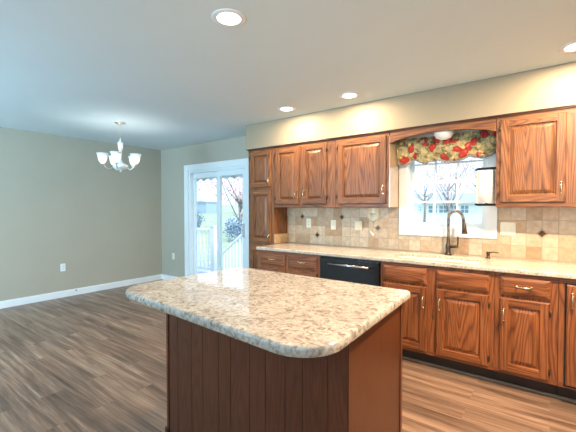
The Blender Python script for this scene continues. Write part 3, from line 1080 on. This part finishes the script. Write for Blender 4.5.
m = MB().tube([(fx + 0.018, fy, CT1 + 0.078), (fx + 0.060, fy - 0.004, CT1 + 0.082), (fx + 0.078, fy - 0.006, CT1 + 0.085)], [0.013, 0.013, 0.011], 12)
m.tube([(fx + 0.080, fy - 0.006, CT1 + 0.075), (fx + 0.086, fy - 0.008, CT1 + 0.12), (fx + 0.084, fy - 0.010, CT1 + 0.180)], [0.009, 0.007, 0.009], 10)
m.build('lever_handle', MT['bronze'], t)
t = thing('soap_dispenser', 'small dark bronze soap pump on the worktop right of the sink', 'soap dispenser', (-0.45, 3.56, CT1))
MB().lathe([(0, 0), (0.020, 0), (0.020, 0.005), (0.013, 0.010), (0.013, 0.040), (0.016, 0.045), (0.016, 0.058), (0, 0.060)], (-0.455, 3.565, CT1), 16).build('pump', MT['bronze'], t)
MB().tube([(-0.455, 3.565, CT1 + 0.052), (-0.41, 3.555, CT1 + 0.058), (-0.372, 3.55, CT1 + 0.054)], [0.006, 0.005, 0.004], 8).build('nozzle', MT['bronze'], t)

# ------------------------------------------------------------------ paper towels on a holder beside the window
px_, py_ = -0.466, 3.50
t = thing('paper_towel_holder', 'black metal paper towel holder fixed to the cabinet beside the window', 'paper towel holder', (px_, py_, 1.37))
for z in (1.377, 1.692):
    m = MB().box(px_ - 0.070, -0.3855, py_ - 0.014, py_ + 0.014, z - 0.010, z + 0.010)
    m.tube([(px_ - 0.07, py_, z), (px_ - 0.092, py_, z - 0.010 if z > 1.5 else z + 0.006)], [0.011, 0.007], 8)
    m.build('arm', MT['black_metal'], t, bevel=0.003)
MB().tube([(px_, py_, 1.378), (px_, py_, 1.688)], 0.008, 10).build('rod', MT['black_metal'], t)
m = MB()
prof = [(0.020, 1.392), (0.064, 1.392), (0.064, 1.675), (0.020, 1.675), (0.020, 1.392)]
m.lathe(prof, (px_, py_, 0), 32)
m.box(px_ - 0.0655, px_ - 0.063, py_ - 0.06, py_ - 0.002, 1.392, 1.670)
o = m.build('paper_towel_roll', MT['paper'])
tag(o, 'white paper towel roll upright between two black arms', 'paper towels')
for p_ in o.data.polygons:
    if abs(p_.normal.z) > 0.9:
        p_.use_smooth = False

# ------------------------------------------------------------------ balloon valance
x0, x1 = -1.292, -0.402
keys = [(-1.292, 1.800), (-1.235, 1.785), (-1.175, 1.805), (-1.125, 1.838), (-1.07, 1.808), (-1.02, 1.788), (-0.965, 1.808), (-0.915, 1.818), (-0.84, 1.800), (-0.76, 1.793), (-0.68, 1.806), (-0.625, 1.832), (-0.57, 1.815), (-0.52, 1.805), (-0.46, 1.822), (-0.402, 1.852)]


def lerp_keys(x):
    for (a, za), (b, zb) in zip(keys, keys[1:]):
        if a <= x <= b:
            s_ = (x - a) / (b - a)
            s_ = s_ * s_ * (3 - 2 * s_)
            return za + (zb - za) * s_
    return keys[-1][1]


def val_pt(x, v, off=0.0):
    zb, zt = lerp_keys(x), 2.055
    z = zt + (zb - zt) * v
    puff = math.sin(math.pi * min(1, v * 1.02)) ** 0.8 * 0.042 if v > 0 else 0
    low = max(0, (1.84 - zb) / 0.05)
    gather = 0.011 * math.sin(x * 210) * (1 - v) ** 1.5 + 0.006 * math.sin(x * 62 + 2 * v) * (1 - 0.3 * v)
    crease = 0.018 * math.sin((z - 0.5 * abs(math.sin((x + 1.29) * 7.0)) * 0.2) * 95 + x * 8) * v
    return (x, 3.628 - puff - 0.012 * low * v + gather + crease + off, z)


NU, NV = 150, 22
m = MB()
vs, fs = [], []
for off in (0.0, 0.004):
    for i in range(NU + 1):
        x = x0 + (x1 - x0) * i / NU
        for j in range(NV + 1):
            vs.append(val_pt(x, j / NV, off))
b_ = (NU + 1) * (NV + 1)
fm = []
for i in range(NU):
    for j in range(NV):
        a = i * (NV + 1) + j
        fs.append((a, a + 1, a + NV + 2, a + NV + 1))
        fs.append((b_ + a, b_ + a + NV + 1, b_ + a + NV + 2, b_ + a + 1))
    a = i * (NV + 1) + NV
    fs.append((a, b_ + a, b_ + a + NV + 1, a + NV + 1))
m.add(vs, fs, 0, True)
va = m.build('window_valance', MT['fabric'])
tag(va, 'gathered floral valance in green, red and cream over the kitchen window', 'valance')
m = MB()
pts = [Vector(val_pt(x0 + (x1 - x0) * i / 120, 1.0)) + Vector((0, -0.001, -0.003)) for i in range(121)]
m.tube(pts, 0.006, 6)
tag(m.build('hem', MT['hem'], va), 'blue-grey piped hem')
MB().tube([(x0 + 0.004, 3.64, 2.03), (x1 - 0.004, 3.64, 2.03)], 0.008, 8).build('curtain_rod', MT['white_ext'], va)

# ------------------------------------------------------------------ island
ix0, ix1, iy0, iy1 = -1.825, -0.625, 1.225, 1.815
IZ = 0.872
t = thing('kitchen_island', 'kitchen island with stained wood sides and a rounded speckled stone top', 'island', ((ix0 + ix1) / 2, 1.5, 0))
m = MB()
m.box(ix0 + 0.012, ix1 - 0.006, iy0 + 0.012, iy1, 0.0, IZ)
m.build('body', MT['side'], t)
# grooved plank panel on the near face: board edges bevelled
m = MB()
nb = 11
xa, xb = ix0 + 0.020, ix1 - 0.006
wd = [0.085, 0.125, 0.095, 0.125, 0.09, 0.13, 0.10, 0.115, 0.095, 0.125, 0.09]
s_ = (xb - xa) / sum(wd)
x = xa
for k in range(nb):
    w_ = wd[k] * s_
    pr = [(x + 0.0003, 0.012), (x + 0.0016, 0.0), (x + w_ - 0.0016, 0.0), (x + w_ - 0.0003, 0.012)]
    n4 = len(pr)
    v = [(q[0], iy0 + q[1], z) for z in (0.0, IZ) for q in pr]
    m.add(v, [(0, 1, 2, 3), (7, 6, 5, 4), (0, 4, 5, 1), (1, 5, 6, 2), (2, 6, 7, 3), (3, 7, 4, 0)])
    x += w_
m.build('plank_panel', MT['panel'], t)
m = MB().box(ix0, ix0 + 0.019, iy0 - 0.006, iy0 + 0.030, 0.0, IZ)
m.build('corner_trim', MT['panel'], t, bevel=0.002)
m = MB().box(ix1 - 0.0055, ix1, iy0 - 0.003, iy1, 0.0, IZ)
m.build('side_panel', MT['side'], t, bevel=0.001)
m = MB().box(ix1 - 0.010, ix1 + 0.005, iy1 - 0.022, iy1 + 0.004, 0.0, IZ)
m.build('edge_trim', MT['panel'], t, bevel=0.002)
m = MB().box(ix0 - 0.010, ix0 + 0.02, iy0 - 0.014, iy0 - 0.0062, 0.0, 0.045).box(ix0 - 0.010, ix0 - 0.0005, iy0 - 0.0062, iy1, 0.0, 0.045)
m.build('base_shoe', MT['side'], t, bevel=0.003)


def round_poly(corners, seg=14):
    """corners: (x, y, r) counter-clockwise"""
    out = []
    n = len(corners)
    for i, (x, y, r) in enumerate(corners):
        p0 = Vector(corners[i - 1][:2]); p = Vector((x, y)); p1 = Vector(corners[(i + 1) % n][:2])
        a = (p0 - p).normalized(); b = (p1 - p).normalized()
        ang = a.angle(b)
        tl = r / math.tan(ang / 2)
        s0, s1 = p + a * tl, p + b * tl
        c = p + (a + b).normalized() * (r / math.sin(ang / 2))
        a0 = math.atan2(s0.y - c.y, s0.x - c.x); a1 = math.atan2(s1.y - c.y, s1.x - c.x)
        while a1 < a0: a1 += 2 * math.pi
        for k in range(seg + 1):
            q = a0 + (a1 - a0) * k / seg
            out.append((c.x + r * math.cos(q), c.y + r * math.sin(q)))
    return out


poly = round_poly([(-1.925, 0.972, 0.16), (-0.552, 0.872, 0.155), (-0.595, 1.885, 0.03), (-1.885, 1.895, 0.10)])
m = MB()
# eased edge by stacked outlines
def inset(poly, d_):
    n = len(poly); r = []
    for i in range(n):
        p0, p, p1 = Vector(poly[i - 1]), Vector(poly[i]), Vector(poly[(i + 1) % n])
        t_ = (p1 - p0).normalized()
        r.append((p.x - t_.y * d_, p.y + t_.x * d_))
    return r
lay = [(0.006, 0.872), (0.0015, 0.874), (0.0, 0.879), (0.0, 0.897), (0.0018, 0.904), (0.005, 0.908), (0.010, 0.910)]
np_ = len(poly)
vs, fs = [], []
for ins_, z in lay:
    vs += [(a, b, z) for a, b in inset(poly, ins_)]
for i in range(len(lay) - 1):
    for k in range(np_):
        k2 = (k + 1) % np_
        fs.append((i * np_ + k, i * np_ + k2, (i + 1) * np_ + k2, (i + 1) * np_ + k))
m.add(vs, fs, 0, True)
m.add([vs[k] for k in range(np_)], [tuple(range(np_))[::-1]], 0)
m.add([vs[(len(lay) - 1) * np_ + k] for k in range(np_)], [tuple(range(np_))], 0)
m.build('countertop', MT['granite'], t, fix=False)

# ------------------------------------------------------------------ ceiling lamps
def can(x, y, label, gain=1.0):
    t = thing('recessed_light', label, 'ceiling light', (x, y, ZC), 'recessed ceiling lights')
    MB().lathe([(0.068, -0.004), (0.094, -0.006), (0.100, -0.003), (0.100, -0.0003), (0.068, -0.0003), (0.068, -0.004)], (x, y, ZC), 32).build('trim_ring', MT['white_ext'], t)
    MB().lathe([(0.0, -0.0035), (0.0675, -0.0035), (0.0675, -0.0005), (0, -0.0005)], (x, y, ZC), 32).build('lens', MT['can_lens'], t)
    l = bpy.data.lights.new('recessed_lamp', 'AREA')
    l.shape = 'DISK'
    l.size = 0.13
    l.energy = CAN_W * gain
    l.color = CAN_COL
    o = bpy.data.objects.new('recessed_lamp', l)
    o.parent = t
    o.location = (0, 0, -0.006)
    COL.objects.link(o)


can(-1.50, 1.43, 'recessed light nearest the camera, over the island', 0.75)
can(-2.351, 3.10, 'recessed light in front of the soffit nearest the patio door')
can(-1.589, 3.10, 'recessed light in front of the soffit, right of the leftmost one')
can(0.115, 3.09, 'recessed light cut by the right picture edge')
can(0.35, 2.15, 'added unseen fill light above the aisle in front of the base cabinets', 6.5)  # out-of-view lamp added to brighten the aisle floor
can(1.2, 2.4, 'added unseen fill light at the right end of the kitchen aisle', 1.0)  # another out-of-view lamp, added for more light on the right

# chandelier
hx, hy = -4.43, 2.32
t = thing('chandelier', 'five-arm brushed nickel chandelier with upturned frosted glass shades', 'chandelier', (hx, hy, ZC))
MB().lathe([(0.0, -0.028), (0.03, -0.026), (0.062, -0.010), (0.066, -0.002), (0.066, -0.0003), (0, -0.0003)], (hx, hy, ZC), 24).build('canopy', MT['nickel'], t)
m = MB()
for k in range(6):
    z = ZC - 0.035 - k * 0.030
    ring = []
    for q in range(13):
        a = 2 * math.pi * q / 12
        u, v = 0.006 * math.cos(a), 0.018 * math.sin(a)
        ring.append((hx + (u if k % 2 else 0), hy + (0 if k % 2 else u), z + v))
    m.tube(ring, 0.0018, 5, caps=False)
m.build('chain', MT['nickel'], t)
MB().lathe([(0.0, 2.235), (0.010, 2.235), (0.012, 2.205), (0.026, 2.195), (0.034, 2.18), (0.030, 2.15), (0.022, 2.10), (0.015, 2.08), (0.013, 2.06), (0.014, 1.97), (0.020, 1.95), (0.028, 1.93), (0.060, 1.915), (0.088, 1.900), (0.092, 1.875), (0.070, 1.852), (0.03, 1.840), (0.012, 1.832), (0.012, 1.818), (0, 1.812)], (hx, hy, 0), 24).build('column', MT['vinyl'], t)
vd = math.atan2(hy, hx)       # direction from the camera
for k in range(5):
    phi = math.radians(-14 + 72 * k)
    # phi = 0 points towards the camera
    toward = Vector((-math.cos(vd), -math.sin(vd), 0))
    right = Vector((math.sin(vd), -math.cos(vd), 0))
    dr = toward * math.cos(phi) + right * math.sin(phi)
    C0 = Vector((hx, hy, 0))
    R = 0.205
    pts = []
    for q in range(15):
        s_ = q / 14
        r = 0.060 + (R - 0.060) * (1 - (1 - s_) ** 1.5)
        z = 1.890 - 0.045 * math.sin(math.pi * min(1, s_ * 1.25)) + 0.010 * max(0, s_ - 0.35) / 0.65
        pts.append(C0 + dr * r + Vector((0, 0, z)))
    arm = MB().tube(pts, 0.007, 8)
    arm.lathe([(0.0, 0.0), (0.022, 0.002), (0.026, 0.012), (0.020, 0.018), (0.0, 0.018)], pts[-1] + Vector((0, 0, -0.004)), 14)
    a_ = arm.build('arm', MT['nickel'], t)
    tip = pts[-1] + Vector((0, 0, 0.014))
    sp = [(q[0] * 0.86, q[1]) for q in [(0.014, 0.0), (0.034, 0.008), (0.050, 0.030), (0.060, 0.062), (0.066, 0.092), (0.080, 0.122), (0.083, 0.124), (0.0775, 0.121), (0.063, 0.092), (0.057, 0.062), (0.047, 0.032), (0.032, 0.012), (0.014, 0.004)]]
    MB().lathe(sp, tip, 20).build('lamp_shade', MT['shade'], a_)
    MB().lathe([(0.0, 0.0), (0.012, 0.002), (0.014, 0.02), (0.022, 0.045), (0.022, 0.058), (0.012, 0.072), (0, 0.076)], tip + Vector((0, 0, 0.006)), 12).build('bulb', MT['bulb'], a_)
    l = bpy.data.lights.new('chandelier_lamp', 'POINT')
    l.energy = CHAND_W
    l.color = CHAND_COL
    l.shadow_soft_size = 0.02
    o = bpy.data.objects.new('chandelier_lamp', l)
    o.parent = t
    o.location = tip + Vector((0, 0, 0.068)) - Vector((hx, hy, ZC))
    COL.objects.link(o)

# ------------------------------------------------------------------ outside
def ground_z(x, y):
    return -1.05 + 0.035 * max(0, -x - 7)


m = MB()
gx = [-120, -90, -60, -40, -25, -15, -10, -7, 0, 10, 30]
gy = [4.4, 8, 15, 30, 60, 110]
vs = [(x, y, ground_z(x, y)) for y in gy for x in gx]
fs = [(j * len(gx) + i, j * len(gx) + i + 1, (j + 1) * len(gx) + i + 1, (j + 1) * len(gx) + i) for j in range(len(gy) - 1) for i in range(len(gx) - 1)]
m.add(vs, fs)
o = m.build('lawn', MT['grass'], fix=False)
struct(o)

# deck
m = MB()
y = YD + T + 0.01
while y < 5.9:
    m.box(-8.6 if y < 4.9 else -5.6, -3.3, y, y + 0.135, -0.06, -0.03)
    y += 0.142
m.box(-8.6, -3.3, YD + T + 0.01, 5.0, -0.25, -0.062)
m.box(-5.6, -3.3, 5.0, 5.93, -0.25, -0.062)
tag(m.build('deck', MT['deck']), 'pale blue-grey board deck outside the patio door', 'deck')


def railing(name, label, a, b, drop, h_, posts, ground=None):
    """a, b: floor points; rails run from a to b"""
    a, b = Vector(a), Vector(b)
    t = thing(name, label, 'railing', tuple(a))
    L = (b - a).length
    m = MB()
    m.beam(a + Vector((0, 0, h_)), b + Vector((0, 0, h_)), 0.09, 0.035)
    m.build('top_rail', MT['white_ext'], t)
    m = MB().beam(a + Vector((0, 0, 0.09)), b + Vector((0, 0, 0.09)), 0.04, 0.06)
    m.build('bottom_rail', MT['white_ext'], t)
    n_ = int(L / 0.125)
    for k in range(1, n_):
        p = a + (b - a) * k / n_
        m = MB().box(p.x - 0.014, p.x + 0.014, p.y - 0.014, p.y + 0.014, p.z + 0.12, p.z + h_ - 0.016)
        m.build('baluster', MT['white_ext'], t)
    for p, low in posts:
        p = Vector(p)
        m = MB().box(p.x - 0.055, p.x + 0.055, p.y - 0.055, p.y + 0.055, low, p.z + h_ + 0.06)
        m.box(p.x - 0.068, p.x + 0.068, p.y - 0.068, p.y + 0.068, p.z + h_ + 0.06, p.z + h_ + 0.085)
        m.build('post', MT['white_ext'], t)
    return t


railing('deck_railing', 'white deck railing with square balusters seen through the left door pane', (-8.4, 4.95, -0.03), (-5.73, 4.95, -0.03), 0, 0.93, [((-8.45, 4.95, -0.03), -0.028), ((-5.67, 4.95, -0.03), -0.028)])
railing('stair_railing', 'white stair railing sloping down from the deck in the right door pane', (-5.62, 5.87, -0.03), (-6.90, 5.87, -0.96), 0, 0.86, [((-5.54, 5.87, -0.03), -0.028), ((-6.93, 5.87, -0.96), -1.045)])
m = MB()
for k in range(5):
    m.box(-5.612 - (k + 1) * 0.26, -5.612 - k * 0.26, 5.07, 5.76, -0.24 - k * 0.17, -0.20 - k * 0.17)
    m.box(-5.612 - k * 0.26 - 0.02, -5.612 - k * 0.26, 5.07, 5.76, -0.20 - k * 0.17 - (0.05 if k == 0 else 0), -0.20 - k * 0.17 + (0.0 if k == 0 else 0.13))
for y in (5.038, 5.765):
    m.add([(-5.612, y, -0.10), (-5.612, y, -0.36), (-6.9, y, -1.02), (-6.9, y, -0.86), (-5.612, y + 0.03, -0.10), (-5.612, y + 0.03, -0.36), (-6.9, y + 0.03, -1.02), (-6.9, y + 0.03, -0.86)],
          [(0, 1, 2, 3), (7, 6, 5, 4), (0, 4, 5, 1), (1, 5, 6, 2), (2, 6, 7, 3), (3, 7, 4, 0)])
tag(m.build('deck_stairs', MT['deck']), 'blue-grey steps leading from the deck down to the lawn', 'stairs')

# scalloped awning edge above the door outside
m = MB()
pl = [(-5.6, 2.06), (-5.6, 1.86)]
xx = -5.6
sw = 0.20
while xx < -3.4:
    for k in range(1, 9):
        s_ = k / 8
        pl.append((xx + sw * s_, 1.845 + 0.045 * math.sin(math.pi * s_)))
    xx += sw
pl.append((pl[-1][0], 2.06))
m.prism_y(pl, 4.30, 4.315)
m.beam((-5.6, 4.31, 2.05), (-5.6, YD + T + 0.012, 2.16), 0.03, 0.03)
m.beam((xx, 4.31, 2.05), (xx, YD + T + 0.012, 2.16), 0.03, 0.03)
v = [(-5.6, 4.315, 2.06), (xx, 4.315, 2.06), (xx, YD + T + 0.012, 2.20), (-5.6, YD + T + 0.012, 2.20)]
m.add(v + [(a, b, c - 0.01) for a, b, c in v], [(0, 1, 2, 3), (7, 6, 5, 4), (0, 4, 5, 1), (1, 5, 6, 2), (2, 6, 7, 3), (3, 7, 4, 0)])
tag(m.build('door_awning', MT['vinyl']), 'pale awning with a scalloped edge outside above the patio door', 'awning')


def house(name, label, x0, x1, y0, y1, z0, zt, wins, ridge=1.6, doorat=None):
    t = thing(name, label, 'house', ((x0 + x1) / 2, (y0 + y1) / 2, z0))
    MB().box(x0, x1, y0, y1, z0, zt).build('walls', MT['siding'], t)
    ym = (y0 + y1) / 2
    m = MB()
    e = 0.5
    v = [(x0 - e, y0 - e, zt), (x1 + e, y0 - e, zt), (x1 + e, y1 + e, zt), (x0 - e, y1 + e, zt), (x0 - e, ym, zt + ridge), (x1 + e, ym, zt + ridge)]
    m.add(v, [(0, 1, 5, 4), (2, 3, 4, 5), (0, 4, 3), (1, 2, 5), (3, 2, 1, 0)])
    m.build('roof', MT['roof'], t)
    for (a, b, c, d_) in wins:
        f = MB().cells([a - 0.1, a, b, b + 0.1], [c - 0.1, c, d_, d_ + 0.1], y0 - 0.06, y0 - 0.002, {(1, 1)}, 'xz').build('window', MT['white_ext'], t)
        g = MB().box(a, b, y0 - 0.03, y0 - 0.003, c, d_)
        g.box((a + b) / 2 - 0.04, (a + b) / 2 + 0.04, y0 - 0.05, y0 - 0.03, c, d_, 1)
        g.box(a, b, y0 - 0.05, y0 - 0.03, (c + d_) / 2 - 0.04, (c + d_) / 2 + 0.04, 1)
        g.build('pane', [MT['pane'], MT['white_ext']], f)
    return t


# seen through the kitchen window (about 50 m off)
def wx(px):   # window column in the far facade plane y = 50
    return 2 * (-7.921 + (px - 412) * 0.0629)


house('neighbour_house', 'long white single-storey house with grey roof beyond the kitchen window', -24, -6.5, 50, 58, ground_z(-15, 50) - 0.3, 1.93,
      [(wx(430), wx(438.5), 0.7, 1.65), (wx(441), wx(449), 0.7, 1.65), (wx(452), wx(458.5), 0.7, 1.65), (wx(462), wx(469), 0.7, 1.65), (wx(419), wx(422), 0.9, 1.65)], 1.5)
house('neighbour_house', 'white house behind the lawn seen through the patio door', -47, -35, 46, 53, 0.2, 3.0,
      [(-45.5, -44, 1.2, 2.4), (-42.5, -41, 1.2, 2.4), (-39.5, -38, 1.2, 2.4)], 2.0)
t = thing('garden_shed', 'pale blue garden shed on the lawn seen through the left door pane', 'shed', (-49.2, 41.5, 0.4))
MB().box(-50.6, -47.8, 40, 43, 0.2, 2.35).build('walls', MT['shed'], t)
m = MB()
m.add([(-50.8, 39.8, 2.35), (-47.6, 39.8, 2.35), (-47.6, 43.2, 2.35), (-50.8, 43.2, 2.35), (-49.2, 39.8, 2.75), (-49.2, 43.2, 2.75)], [(0, 1, 4), (3, 5, 2), (0, 4, 5, 3), (1, 2, 5, 4), (3, 2, 1, 0)])
m.build('roof', MT['roof'], t)


def tree(label, x, y, hgt, crown_r, crown_z, mat, nleaf, size, name='tree', cat='tree', seed=1):
    rnd = random.Random(seed)
    z0 = ground_z(x, y) - 0.05
    t = thing(name, label, cat, (x, y, z0))
    m = MB()
    m.tube([(x, y, z0), (x + 0.1, y, z0 + hgt * 0.3), (x - 0.05, y, z0 + hgt * 0.6)], [0.16, 0.12, 0.07], 8)
    for k in range(11):
        a = rnd.uniform(0, 2 * math.pi)
        b0 = Vector((x, y, z0 + hgt * rnd.uniform(0.22, 0.55)))
        e_ = Vector((x + math.cos(a) * crown_r * 0.8, y + math.sin(a) * crown_r * 0.8, crown_z + rnd.uniform(-0.4, 0.8) * crown_r))
        mid = (b0 + e_) / 2 + Vector((rnd.uniform(-.2, .2), rnd.uniform(-.2, .2), -0.2))
        m.tube([b0, mid, e_], [0.06, 0.035, 0.012], 5)
    m.build('trunk', MT['bark'], t)
    m = MB()
    for k in range(nleaf):
        while True:
            q = Vector((rnd.uniform(-1, 1), rnd.uniform(-1, 1), rnd.uniform(-1, 1)))
            if q.length < 1:
                break
        c = Vector((x, y, crown_z)) + Vector((q.x * crown_r, q.y * crown_r, q.z * crown_r * 0.8))
        u = Vector((rnd.gauss(0, 1), rnd.gauss(0, 1), rnd.gauss(0, 1))).normalized()
        w_ = u.orthogonal().normalized()
        s_ = size * rnd.uniform(0.6, 1.4)
        m.add([c - u * s_, c + w_ * s_ * 0.6, c + u * s_, c - w_ * s_ * 0.6], [(0, 1, 2, 3)])
    m.build('foliage', mat, t, fix=False)
    return t


tree('pink-blossomed tree with a dark trunk in the right door pane', -17.5, 17.6, 4.6, 2.2, 3.4, MT['pink'], 1500, 0.08, seed=3)
tree('tall pale pink tree behind the lawn in the left door pane', -24.5, 17.5, 6.0, 2.9, 4.2, MT['pink'], 1400, 0.10, seed=4)
for k, (x, y, h_, r_, lab) in enumerate([(-11.9, 42, 8.2, 2.9, 'rust-budded tree at the left side of the kitchen window view'), (-8.0, 36, 7.4, 2.4, 'rust-budded tree in the middle of the kitchen window view'), (-5.9, 43, 8.4, 2.9, 'rust-budded tree at the right side of the kitchen window view'), (-13.5, 66, 14, 5.0, 'tall rust-budded tree standing behind the long white house')]):
    tree(lab, x, y, h_, r_, h_ * 0.70 - 0.9, MT['rust'], 1500, 0.024 * r_, seed=10 + k)
m = None
rnd = random.Random(5)
for (x, y, r, lab) in [(-15.8, 15.6, 0.8, 'blue-green shrub on the lawn by the pink tree'), (-25.5, 20.2, 0.7, 'low blue-green shrub under the shed')]:
    t = thing('shrub', lab, 'shrub', (x, y, ground_z(x, y)))
    z0 = ground_z(x, y)
    m = MB()
    for k in range(7):
        a = k * 0.9
        m.tube([(x, y, z0 - 0.02), (x + 0.5 * r * math.cos(a), y + 0.5 * r * math.sin(a), z0 + r * 1.1)], [0.03, 0.01], 5)
    m.build('stems', MT['bark'], t)
    m = MB()
    for k in range(700):
        q = Vector((rnd.gauss(0, 0.42), rnd.gauss(0, 0.42), rnd.gauss(0, 0.42)))
        c = Vector((x, y, z0 + r * 0.95)) + q * r
        c.z = max(c.z, z0 + 0.05)
        u = Vector((rnd.gauss(0, 1), rnd.gauss(0, 1), rnd.gauss(0, 1))).normalized()
        w_ = u.orthogonal().normalized()
        m.add([c - u * 0.08, c + w_ * 0.05, c + u * 0.08, c - w_ * 0.05], [(0, 1, 2, 3)])
    m.build('foliage', MT['blue_shrub'], t, fix=False)
